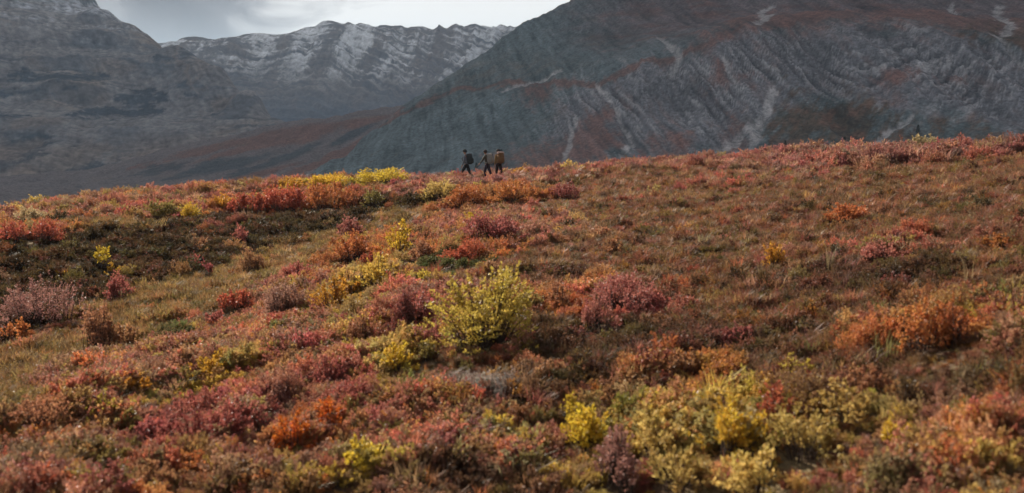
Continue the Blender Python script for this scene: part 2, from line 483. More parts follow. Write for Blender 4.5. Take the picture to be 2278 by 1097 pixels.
dg = fbm((X * 0.82 + Z * 0.57) / 30, (Z * 0.82 - X * 0.57) / 4.0, 75, 4, 0.7)             # debris streaks running down to the left
col = mixc(col, (0.205, 0.098, 0.076), sstep(0.2, 0.8, red + 0.45 * f1 + 0.3 * f2 + 0.35 * f3) * 0.8)
col = mixc(col, (0.105, 0.074, 0.048), sstep(0.25, 0.95, olive + 0.5 * f1 + 0.3 * f2 + 1.0 * dg) * 0.9)
col = mixc(col, (0.190, 0.092, 0.062), olive * sstep(-0.1, 0.4, f1 + 0.5 * dg) * 0.7)
col = mixc(col, (0.165, 0.115, 0.08), sstep(0.25, 0.6, fbm(X / 60, Y / 60, 71, 4)) * sstep(300, 100, X) * 0.35)
col = mixc(col, (0.44, 0.41, 0.395), sstep(0.4, 0.95, scree + 0.35 * f2 + 0.4 * f3 + 0.2 * f1) * 0.75)
col = mixc(col, (0.3, 0.285, 0.285), sstep(0.4, 0.7, f2 + 0.2 * strat) * (0.15 + 0.4 * rock))
col = col * np.clip(1 + 0.6 * f1 + 0.3 * f2 + 0.55 * f3 + 0.2 * f4 + 0.45 * (gul - 0.6), 0.3, 2.2)[..., None]
right_mountain = tag(grid_mesh('right_mountain', X, Y, Z, M_ROCK, np.clip(col, 0.01, 0.6)), kind='structure')
RZ = (X, Y, Z)

# ---- left mountain
C = []
for px, py, r in [
    (-400, 410, 1650), (-200, 408, 1650), (0, 405, 1650), (150, 400, 1650), (300, 398, 1650), (450, 392, 1650), (600, 380, 1650),
    (-400, 280, 1960), (-200, 280, 1960), (0, 285, 1940), (150, 285, 1930), (300, 290, 1910), (450, 300, 1860), (560, 305, 1830),
    (-400, 150, 2260), (-200, 150, 2250), (0, 150, 2230), (130, 160, 2240), (250, 165, 2230), (330, 190, 2180), (420, 210, 2120), (500, 235, 2060),
    (-200, 20, 2500), (-50, 20, 2480), (60, 45, 2440), (140, 100, 2370), (130, 10, 2640), (200, 60, 2500), (260, 90, 2440), (330, 120, 2370),
    # crest
    (640, 276, 1930), (600, 262, 1970), (560, 218, 2060), (500, 166, 2180), (440, 128, 2280), (390, 102, 2360), (300, 55, 2540), (205, 0, 2740), (100, -70, 2900), (-100, -180, 3050), (-400, -250, 3200)]:
    C.append(at(px, py, r))
for px, py, r in [(640, 276, 1930), (560, 218, 2060), (500, 166, 2180), (390, 102, 2360), (300, 55, 2540), (205, 0, 2740), (100, -70, 2900), (-100, -180, 3050), (-400, -250, 3200)]:
    p = at(px + 25, py, r * 1.06); p[2] -= 0.035 * r; C.append(p)
    p = at(px + 40, py, r * 1.2); p[2] -= 0.12 * r; C.append(p)
for px in (-400, 0, 300, 600):
    p = at(px, 400, 1350); p[2] = -100; C.append(p)
t_left = TPS(C, smooth=1e-6)
X, Y, R = polar(-40, -11, 480, 1400, 3250, 380)
Z = t_left(X, Y)
wz = 22 * fbm(X / 180, Y / 180, 81, 4)
sb = (Z + 0.06 * X + wz)
per = 70.0
ph = sb / per
fr = ph - np.floor(ph)
cliff = sstep(0.0, 0.5, fr) - fr                                                    # steep band, then bench
amt = sstep(-0.15, 0.35, fbm(X / 260, np.floor(ph) * 3.7, 83, 3)) * sstep(-80, -40, Z)
f1 = fbm(X / 50, Y / 60, 85, 5, 0.6)
f2 = fbm(X / 14, Y / 16, 87, 3, 0.6)
gl = ridged(X / 120, Y / 420, 89, 4)
face = cliff * per * 0.6 * amt
Z2 = Z + face + (gl - 0.6) * 9 * sstep(-60, 60, Z) + 6 * f1 + 2.5 * f2
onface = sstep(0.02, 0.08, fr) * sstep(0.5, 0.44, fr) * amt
thin = fbm(sb / 9.0, X / 900, 91, 4, 0.6)
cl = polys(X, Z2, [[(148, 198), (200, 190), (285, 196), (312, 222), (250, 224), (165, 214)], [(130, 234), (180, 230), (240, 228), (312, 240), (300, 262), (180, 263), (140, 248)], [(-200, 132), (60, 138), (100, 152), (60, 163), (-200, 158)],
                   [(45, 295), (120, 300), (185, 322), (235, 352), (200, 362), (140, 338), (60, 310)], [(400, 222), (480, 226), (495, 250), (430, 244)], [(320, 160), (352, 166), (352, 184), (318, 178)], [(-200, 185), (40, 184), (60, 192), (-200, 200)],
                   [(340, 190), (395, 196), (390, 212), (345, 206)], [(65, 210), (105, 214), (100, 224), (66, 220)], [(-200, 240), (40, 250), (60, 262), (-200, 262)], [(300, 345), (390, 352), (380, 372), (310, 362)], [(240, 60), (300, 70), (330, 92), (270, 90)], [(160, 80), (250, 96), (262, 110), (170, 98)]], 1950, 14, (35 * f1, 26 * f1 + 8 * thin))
f3 = fbm(X / 6, Z2 / 5, 95, 3, 0.75); f4 = fbm(X / 9 + 0.1 * Z2, Z2 / 90, 97, 3, 0.7)
bed2 = fbm((sb + 6 * f1) / 9.0, X / 420, 98, 3, 0.7)
bed = fbm(sb / 20.0, X / 900, 99, 4, 0.75) * 1.3
col = np.ones(X.shape + (3,)) * np.array([0.265, 0.248, 0.245])
col = mixc(col, (0.32, 0.25, 0.20), sstep(0.0, 0.5, fbm(X / 170, Y / 170, 93, 4)) * 0.7)
col = mixc(col, (0.185, 0.185, 0.19), sstep(-0.1, 0.4, f4) * sstep(120, -20, Z2) * 0.7)
col = mixc(col, (0.075, 0.085, 0.098), sstep(0.08, 0.4, bed + 0.25 * f1) * sstep(-0.45, 0.2, f1 + 0.3) * 0.75)
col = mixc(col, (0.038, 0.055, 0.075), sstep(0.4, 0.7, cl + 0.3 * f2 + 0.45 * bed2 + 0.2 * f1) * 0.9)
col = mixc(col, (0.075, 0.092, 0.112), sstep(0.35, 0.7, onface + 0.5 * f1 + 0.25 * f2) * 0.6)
col = mixc(col, (0.27, 0.20, 0.165), sstep(20, -40, Z2) * sstep(-0.3, 0.3, fbm(X / 140, Z2 / 40, 92, 4)) * 0.6)
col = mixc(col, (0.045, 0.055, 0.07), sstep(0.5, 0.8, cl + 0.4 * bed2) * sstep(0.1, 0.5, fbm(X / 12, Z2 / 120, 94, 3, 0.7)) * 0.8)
face_blue = polys(X, Z2, [[(110, 20), (205, -20), (300, 55), (400, 105), (500, 168), (560, 220), (500, 232), (430, 200), (330, 190), (250, 140), (160, 90)]], 2250, 40, (40 * f1, 30 * f1))
col = mixc(col, (0.105, 0.122, 0.140), face_blue * sstep(-0.35, 0.35, f1 + 0.5 * bed) * 0.75)
hi = polys(X, Z2, [[(20, 30), (60, -40), (205, -40), (300, 52), (345, 88), (260, 84), (180, 62), (110, 48)]], 2550, 45, (70 * f1, 50 * f1))
col = mixc(col, (0.60, 0.61, 0.65), hi * sstep(-0.05, 0.4, bed + 0.5 * f2) * 0.8)
pale = blobs(X, Z2, [(245, 345, 40, 60, 80), (60, 270, 60, 14, 0), (270, 120, 120, 8, -40), (90, 345, 34, 50, 75), (430, 225, 40, 30, 0)], 1900, (40 * f1, 20 * f1))
col = mixc(col, (0.25, 0.19, 0.15), sstep(0.25, 0.8, pale + 0.3 * f4) * 0.55)
col = col * np.clip(1 + 0.6 * f1 + 0.4 * f2 + 0.25 * f3 + 0.5 * f4, 0.3, 2.2)[..., None]
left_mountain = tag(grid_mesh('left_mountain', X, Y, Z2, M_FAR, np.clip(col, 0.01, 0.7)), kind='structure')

# ---- snow dusted ridge closing the valley
C = []
crest = [(200, 140, 5000), (330, 115, 5000), (395, 98, 5000), (410, 92, 5000), (450, 96, 5000), (505, 97, 5000), (530, 90, 5000), (600, 82, 5000), (680, 70, 5000), (730, 52, 5000), (760, 58, 5000), (800, 57, 5000), (830, 66, 4980),
         (885, 63, 4950), (930, 70, 4950), (985, 68, 4920), (1040, 64, 4900), (1085, 72, 4900), (1110, 68, 4880), (1150, 70, 4880), (1230, 60, 4880), (1320, 70, 4900)]
for px, py, r in crest + [
    (300, 300, 4000), (450, 290, 3980), (600, 275, 3950), (700, 275, 3900), (800, 255, 3880), (900, 248, 3850), (1000, 245, 3850), (1100, 240, 3850), (1300, 240, 3850),
    (450, 180, 4420), (600, 180, 4420), (700, 170, 4480), (740, 160, 4520), (800, 165, 4400), (900, 165, 4380), (1000, 160, 4380), (1100, 160, 4350), (1300, 160, 4350)]:
    C.append(at(px, py, r))
for px, py, r in crest[::2]:
    p = at(px, py, r * 1.05); p[2] -= 0.03 * r; C.append(p)
    p = at(px, py, r * 1.14); p[2] -= 0.09 * r; C.append(p)
t_far = TPS(C, smooth=1e-7)
X, Y, R = polar(-26, 6, 760, 3750, 5500, 330)
Z = t_far(X, Y)
f1 = fbm(X / 120, Y / 140, 101, 5, 0.6)
f2 = fbm(X / 30, Y / 36, 103, 3, 0.6)
gl = ridged(X / 190, Y / 800, 105, 4)
dip = np.where(X < -900, 0.0, (X + 900) * 0.42)
sb = Z + dip + 60 * fbm(X / 520, Z / 400, 107, 3) + 14 * f1
thin = fbm(sb / 17.0, X / 520, 109, 4, 0.75) * 1.35
stp = sb / 44.0; fr = stp - np.floor(stp)
elev = Z / R
Z2 = Z + (sstep(0, 0.55, fr) - fr) * 30 + (gl - 0.6) * 48 * sstep(20, 250, Z) * sstep(4960, 4700, R) + (10 * f1 + 5 * f2) * (0.35 + 0.65 * sstep(5000, 4800, R))
buttress = ridged(X / 230, Y / 1500, 113, 3)
col = np.ones(X.shape + (3,)) * np.array([0.165, 0.150, 0.148])
col = mixc(col, (0.185, 0.150, 0.132), sstep(0.0, 0.5, f1 + buttress - 0.6) * 0.6)
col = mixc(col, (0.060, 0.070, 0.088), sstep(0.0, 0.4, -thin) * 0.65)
hgt = sstep(200, 400, Z2 + 80 * f1 + 0.05 * (X + 1000))
snow = hgt * sstep(-0.12, 0.36, 0.95 * thin + 0.45 * f2 - 0.8 * (buttress - 0.55) + 0.7 * fbm(X / 150, Z / 130, 117, 3))
col = mixc(col, (0.80, 0.82, 0.86), snow * 0.72)
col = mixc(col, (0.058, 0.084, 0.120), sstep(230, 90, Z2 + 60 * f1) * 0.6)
col = col * np.clip(1 + 0.25 * f1 + 0.35 * f2, 0.3, 2)[..., None]
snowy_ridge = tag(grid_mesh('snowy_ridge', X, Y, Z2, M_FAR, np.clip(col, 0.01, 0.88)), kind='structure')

# ---- red tundra foothill in the mouth of the valley
C = []
for px, py, r in [
    (980, 205, 1480), (900, 232, 1480), (820, 250, 1500), (740, 262, 1520), (680, 270, 1540), (600, 288, 1560), (520, 302, 1580), (430, 322, 1600), (330, 348, 1620), (230, 376, 1640), (120, 396, 1650), (-60, 402, 1660), (-320, 406, 1680), (-60, 416, 1420), (-320, 420, 1440), (-60, 426, 1170), (-320, 430, 1190),
    (900, 300, 1250), (760, 310, 1260), (640, 330, 1270), (520, 345, 1290), (400, 368, 1320), (280, 392, 1350), (150, 405, 1400),
    (900, 380, 1000), (760, 384, 1000), (640, 392, 1000), (520, 398, 1020), (400, 404, 1050), (280, 412, 1100), (150, 418, 1150)]:
    C.append(at(px, py, r))
for px, py, r in [(980, 205, 1480), (820, 250, 1500), (680, 270, 1540), (520, 302, 1580), (330, 348, 1620), (120, 396, 1650), (-320, 406, 1680)]:
    p = at(px, py, r * 1.08); p[2] -= 0.02 * r; C.append(p)
    p = at(px, py, r * 1.25); p[2] -= 0.07 * r; C.append(p)
for px in (-320, 150, 400, 640, 900):
    p = at(px, 400, 800); p[2] = -75; C.append(p)
t_hill = TPS(C, smooth=1e-6)
X, Y, R = polar(-37, -3, 520, 850, 1900, 260)
Z = t_hill(X, Y)
f1 = fbm(X / 40, Y / 50, 121, 5, 0.6); f2 = fbm(X / 9, Y / 11, 123, 3, 0.6)
Z2 = Z + 9 * (ridged(X / 80, Y / 190, 125, 4) - 0.6) + 4 * f1 + 1.2 * f2
dark = blobs(X, Z2, [(500, 368, 110, 18, 10), (430, 372, 60, 16, 0), (640, 350, 70, 22, 30), (250, 385, 90, 12, 0), (760, 300, 60, 14, 35)], 1200, (20 * f1, 12 * f1))
red = blobs(X, Z2, [(640, 300, 170, 26, 8), (450, 330, 120, 16, 12), (330, 372, 90, 8, 0), (780, 275, 110, 14, 10), (560, 330, 120, 12, 15), (820, 330, 90, 14, 35), (700, 372, 60, 10, 20)], 1350, (20 * f1, 12 * f1))
col = np.ones(X.shape + (3,)) * np.array([0.195, 0.160, 0.152])
col = mixc(col, (0.205, 0.100, 0.076), sstep(0.25, 0.7, red + 0.4 * f1 + 0.2 * f2) * 0.85)
col = mixc(col, (0.060, 0.074, 0.084), sstep(0.3, 0.7, dark + 0.4 * f1 + 0.3 * f2) * 0.85)
col = mixc(col, (0.19, 0.13, 0.09), sstep(0.25, 0.6, fbm(X / 90, Y / 60, 127, 4)) * 0.5)
col = col * (1 + 0.35 * f1 + 0.3 * f2)[..., None]
foothill = tag(grid_mesh('foothill', X, Y, Z2, M_ROCK, np.clip(col, 0.01, 0.5)), kind='structure')

# ---- valley floor out to the horizon
A, R = np.meshgrid(np.radians(np.linspace(-180, 180, 361)), np.concatenate([[0.5], np.geomspace(120, 16000, 110)]))
X, Y = R * np.sin(A), R * np.cos(A)
f1 = fbm(X / 90, Y / 90, 131, 5)
Z = -74 - 4 * sstep(900, 1700, R) + 5 * f1 + 10 * fbm(X / 300, Y / 300, 133, 3) - 60 * sstep(250, 120, R)
col = np.ones(X.shape + (3,)) * np.array([0.12, 0.085, 0.055])
col = mixc(col, (0.10, 0.05, 0.04), sstep(0.0, 0.4, f1) * 0.8)
valley = tag(grid_mesh('valley_floor', X, Y, Z, M_ROCK, col), kind='structure')

# ------------------------------------------------------------------ haze
def box(name, lo, hi):
    v = [(x, y, z) for x in (lo[0], hi[0]) for y in (lo[1], hi[1]) for z in (lo[2], hi[2])]
    f = [(0, 1, 3, 2), (4, 6, 7, 5), (0, 4, 5, 1), (2, 3, 7, 6), (0, 2, 6, 4), (1, 5, 7, 3)]
    me = bpy.data.meshes.new(name); me.from_pydata(v, [], f); me.update()
    return link(name, me)
HAZE = True
if HAZE:
    haze = box('haze', (-16500, -16500, -175), (16500, 16500, 1150))
    mh = bpy.data.materials.new('haze_air'); mh.use_nodes = True
    mh.node_tree.nodes.clear()
    mo = nd(mh.node_tree, 'ShaderNodeOutputMaterial')
    pv = nd(mh.node_tree, 'ShaderNodeVolumePrincipled')
    pv.inputs['Color'].default_value = (0.58, 0.77, 1.0, 1)
    pv.inputs['Density'].default_value = 0.5 / 5600
    pv.inputs['Anisotropy'].default_value = 0.3
    mh.node_tree.links.new(pv.outputs[0], mo.inputs['Volume'])
    haze.data.materials.append(mh)
    tag(haze, kind='stuff')

# ------------------------------------------------------------------ unseen cloud sheet added to shade the mountains and leave the hillside sunlit
def cloud(name, x0, x1, y0, y1, zc, seed):
    nx, ny = 120, 130
    Xc, Yc = np.meshgrid(np.linspace(x0, x1, nx), np.linspace(y0, y1, ny))
    ed = np.minimum(np.minimum(Xc - x0, x1 - Xc) / 700, np.minimum(Yc - y0, y1 - Yc) / 260)
    m = np.clip(ed, 0, 1) - 0.35 + 0.35 * fbm(Xc / 520, Yc / 520, seed, 4)
    t = np.sqrt(np.clip(m, 0, 1))
    lump = ridged(Xc / 700, Yc / 700, seed + 5, 4)
    top = zc + 30 + t * (140 + 260 * lump)
    bot = zc - t * (50 + 60 * fbm(Xc / 380, Yc / 380, seed + 9, 4))
    keep = (m > 0)
    V = np.concatenate([np.stack([Xc, Yc, top - 30 * (1 - t)], -1).reshape(-1, 3), np.stack([Xc, Yc, bot], -1).reshape(-1, 3)])
    i = np.arange((nx - 1) * (ny - 1)); r, c = i // (nx - 1), i % (nx - 1); a = r * nx + c
    k = keep.ravel()
    ok = k[a] | k[a + 1] | k[a + nx] | k[a + nx + 1]
    a = a[ok]
    F = np.concatenate([np.stack([a, a + 1, a + nx + 1, a + nx], 1), np.stack([a, a + nx, a + nx + 1, a + 1], 1) + nx * ny])
    m_ = bpy.data.materials.new('shade_cloud'); m_.use_nodes = True
    t_ = m_.node_tree; t_.nodes.clear()
    o_ = nd(t_, 'ShaderNodeOutputMaterial'); d_ = nd(t_, 'ShaderNodeBsdfDiffuse'); l_ = nd(t_, 'ShaderNodeBsdfTranslucent'); x_ = nd(t_, 'ShaderNodeMixShader')
    d_.inputs['Color'].default_value = (0.9, 0.9, 0.9, 1); l_.inputs['Color'].default_value = (0.85, 0.88, 0.92, 1); x_.inputs[0].default_value = 0.66
    t_.links.new(d_.outputs[0], x_.inputs[1]); t_.links.new(l_.outputs[0], x_.inputs[2]); t_.links.new(x_.outputs[0], o_.inputs['Surface'])
    o = link(name, raw_mesh(name, V, F, None, m_, None, True))
    return tag(o, kind='stuff')
cloud('shade_clouds', -5200, 900, 2020, 7900, 1500, 140)

# ================================================================== PLANT BUILDERS
def leaf_quads(P, axis, nrm, ln, wd):
    """diamond leaves: P (n,3) base points, unit axis and normal-ish vectors, length and width arrays"""
    side = np.cross(axis, nrm); side /= np.linalg.norm(side, axis=1, keepdims=True) + 1e-9
    ln = ln[:, None]; wd = wd[:, None]
    up = np.cross(side, axis)
    a = P; b = P + axis * ln * 0.5 + side * wd * 0.5 + up * wd * 0.12
    c = P + axis * ln; d = P + axis * ln * 0.5 - side * wd * 0.5 + up * wd * 0.12
    V = np.stack([a, b, c, d], 1).reshape(-1, 3)
    F = np.arange(len(P) * 4).reshape(-1, 4)
    return V, F
def unit(v):
    return v / (np.linalg.norm(v, axis=1, keepdims=True) + 1e-9)
def tubes(curves, r0, r1, sides=3):
    """curves (n,k,3) -> tapered tubes"""
    n, k, _ = curves.shape
    ang = np.arange(sides) * 2 * math.pi / sides
    ring = np.stack([np.cos(ang), np.sin(ang), np.zeros(sides)], 1)
    rad = np.linspace(1, 0, k)[None, :, None, None] * (r0 - r1)[:, None, None, None] + r1[:, None, None, None]
    V = (curves[:, :, None, :] + ring[None, None] * rad).reshape(-1, 3)
    base = (np.arange(n) * k * sides)[:, None, None]
    j = np.arange(k - 1)[None, :, None] * sides
    s = np.arange(sides)[None, None, :]
    s2 = (s + 1) % sides
    F = np.stack([base + j + s, base + j + s2, base + j + sides + s2, base + j + sides + s], -1).reshape(-1, 4)
    return V, F
def bush(rng, w, h, style, lsize, lai=2.0):
    """foliage and stems of one shrub w wide and h high; returns (leafV, leafF, var, stemV, stemF)"""
    spread, lean, asp, lo = {'willow': (0.30, 0.75, 0.46, 0.30), 'birch': (0.75, 0.30, 0.75, 0.30), 'mound': (0.9, 0.25, 0.7, 0.2), 'sparse': (0.25, 0.7, 0.5, 0.4)}[style]
    R = w / 2
    area = math.pi * R * R * (0.6 + 0.8 * h / w)
    nleaf = int(lai * area / (0.5 * lsize * lsize * asp))
    nleaf = max(160, min(nleaf, 9000))
    ns = int(max(10, min(120, nleaf / 42)))
    nl = {'willow': 13, 'birch': 9, 'mound': 6, 'sparse': 4}[style]       # the crown is a few separate branch heads
    lth = rng.uniform(0, 2 * math.pi, nl); lrho = np.sqrt(rng.uniform(0.02, 0.75, nl))
    lrad = rng.uniform(0.26, 0.48, nl); lh = rng.uniform(0.76, 1.12, nl)
    li_ = rng.choice(nl, ns, p=lrad / lrad.sum())
    th = rng.uniform(0, 2 * math.pi, ns); rr0 = np.sqrt(rng.uniform(0, 1, ns)) * lrad[li_]
    tip = np.stack([np.cos(lth[li_]) * lrho[li_] + np.cos(th) * rr0, np.sin(lth[li_]) * lrho[li_] + np.sin(th) * rr0], 1)
    rho = np.clip(np.linalg.norm(tip, axis=1), 0, 1.1)
    lump = lh[li_] * (1.05 - 0.35 * (rr0 / lrad[li_]) ** 2) + rng.uniform(-0.12, 0.14, ns)
    tz = h * np.sqrt(np.clip(1 - 0.8 * rho ** 2, 0.05, 1)) * lump
    root = np.stack([tip[:, 0] * R * spread, tip[:, 1] * R * spread, np.full(ns, -0.02)], 1) + rng.normal(0, 0.03 * w, (ns, 3)) * [1, 1, 0]
    tipw = np.stack([tip[:, 0] * R, tip[:, 1] * R, tz], 1)
    mid = root * 0.5 + tipw * 0.5 + np.stack([-tip[:, 0] * R * 0.12, -tip[:, 1] * R * 0.12, tz * 0.12], 1)
    t = np.linspace(0, 1, 4)[None, :, None]
    cur = (1 - t) ** 2 * root[:, None] + 2 * t * (1 - t) * mid[:, None] + t * t * tipw[:, None]
    slen = np.linalg.norm(tipw - root, axis=1)
    SV, SF = tubes(cur, 0.006 + 0.006 * slen, np.full(ns, 0.0025))
    si = rng.integers(0, ns, nleaf)
    tt = lo + (1 - lo) * rng.beta(1.6, 1.0, nleaf)
    t1 = tt[:, None]
    p = (1 - t1) ** 2 * root[si] + 2 * t1 * (1 - t1) * mid[si] + t1 * t1 * tipw[si]
    d = unit(tipw[si] - root[si])
    k = 9                                                   # leaves gather on short side twigs
    tw = rng.normal(0, 1, (ns, k, 3)); tw[..., 2] = np.abs(tw[..., 2]) * 0.8
    tw = tw / np.linalg.norm(tw, axis=2, keepdims=True)
    ki = np.minimum((tt * k).astype(int), k - 1)
    off = tw[si, ki] * (rng.uniform(0, 1, nleaf) * (0.24 * R * (1.15 - tt) + 0.05 * R + 0.01))[:, None]
    p = p + off
    axis = unit(d * 0.7 + tw[si, ki] * 0.7 + rng.normal(0, 0.55, (nleaf, 3)))
    nrm = unit(rng.normal(0, 0.8, (nleaf, 3)) + [0, 0, 0.7])
    ln = lsize * rng.uniform(0.65, 1.25, nleaf); wd = ln * asp * rng.uniform(0.8, 1.2, nleaf)
    p[:, 2] = np.maximum(p[:, 2], 0.01)
    LV, LF = leaf_quads(p, axis, nrm, ln, wd)
    # leaves of one stem share a tone, so clumps differ
    stone = rng.uniform(0, 1, ns)
    var = np.clip(stone[si] * 0.5 + rng.uniform(0, 1, nleaf) * 0.5, 0, 0.999)
    return LV, LF, np.repeat(var, 4), SV, SF
def tuft(rng, h, n, w, bend=0.5, bw=0.006):
    a = rng.uniform(0, 2 * math.pi, n); rr = rng.uniform(0, 0.35, n) * w
    root = np.stack([np.cos(a) * rr, np.sin(a) * rr, np.full(n, -0.02)], 1)
    a2 = a + rng.normal(0, 0.7, n); hh = h * rng.uniform(0.5, 1.1, n); b = bend * rng.uniform(0.2, 1.2, n)
    out = np.stack([np.cos(a2), np.sin(a2), np.zeros(n)], 1)
    m = root + out * (hh * b * 0.3)[:, None] + np.array([0, 0, 1]) * (hh * 0.6)[:, None]
    t = root + out * (hh * b)[:, None] + np.array([0, 0, 1]) * (hh * (1 - 0.25 * b))[:, None]
    sd = np.stack([-np.sin(a2), np.cos(a2), np.zeros(n)], 1) * (bw * rng.uniform(0.7, 1.4, n))[:, None]
    V = np.stack([root - sd, root + sd, m + sd * 0.8, m - sd * 0.8, t], 1).reshape(-1, 3)
    i = np.arange(n)[:, None] * 5
    Q = i + np.array([[0, 1, 2, 3]]); T = i + np.array([[3, 2, 4]])
    return V, Q, T, np.repeat(rng.uniform(0, 1, n), 5)

# ================================================================== GROUND COVER (uncountable)
protos = bpy.data.collections.new('cover_plants')           # never linked to the scene
def add_proto(i, V, Q, T, var):
    me = raw_mesh('plant_%02d' % i, V, Q, T, M_COVER, var)
    protos.objects.link(bpy.data.objects.new('plant_%02d' % i, me))
pi = 0
prng = np.random.default_rng(5)
for k in range(4):                                          # 0-3 upright dwarf birch
    LV, LF, va, SV, SF = bush(prng, 0.5, 0.33, 'birch', 0.021, 1.25)
    V = np.concatenate([LV, SV]); Q = np.concatenate([LF, SF + len(LV)])
    add_proto(pi, V, Q, None, np.concatenate([va, np.full(len(SV), 0.14)])); pi += 1
for k in range(4):                                          # 4-7 low heath mats
    LV, LF, va, SV, SF = bush(prng, 0.6, 0.13, 'mound', 0.019, 1.15)
    add_proto(pi, LV, LF, None, va); pi += 1
for k in range(3):                                          # 8-10 grass tufts
    V, Q, T, va = tuft(prng, 0.36, 70, 0.4, 0.7)
    add_proto(pi, V, Q, T, va); pi += 1
for k in range(3):                                          # 11-13 broad leaved low willow
    LV, LF, va, SV, SF = bush(prng, 0.55, 0.3, 'willow', 0.034, 1.15)
    V = np.concatenate([LV, SV]); Q = np.concatenate([LF, SF + len(LV)])
    add_proto(pi, V, Q, None, np.concatenate([va, np.full(len(SV), 0.14)])); pi += 1
for k in range(2):                                          # 14-15 leafless twig tangles
    LV, LF, va, SV, SF = bush(prng, 0.5, 0.32, 'birch', 0.02, 0.25)
    V, Q, T, vb = tuft(prng, 0.34, 60, 0.5, 0.9, 0.004)
    add_proto(pi, np.concatenate([V, LV]), np.concatenate([Q, LF + len(V)]), T, np.concatenate([vb, va])); pi += 1
for k in range(4):                                          # 16-19 waist high birch thicket heads
    LV, LF, va, SV, SF = bush(prng, 0.95, 0.52, 'birch', 0.024, 1.5)
    V = np.concatenate([LV, SV]); Q = np.concatenate([LF, SF + len(LV)])
    add_proto(pi, V, Q, None, np.concatenate([va, np.full(len(SV), 0.14)])); pi += 1
for k in range(4):                                          # 20-23 willow heads
    LV, LF, va, SV, SF = bush(prng, 0.95, 0.6, 'willow', 0.042, 1.1)
    V = np.concatenate([LV, SV]); Q = np.concatenate([LF, SF + len(LV)])
    add_proto(pi, V, Q, None, np.concatenate([va, np.full(len(SV), 0.14)])); pi += 1
BIG_BIRCH, BIG_WILLOW = (16, 17, 18, 19), (20, 21, 22, 23)
BIRCH, HEATH, GRASS, WILLOW, TWIG = (0, 1, 2, 3), (4, 5, 6, 7), (8, 9, 10), (11, 12, 13), (14, 15)

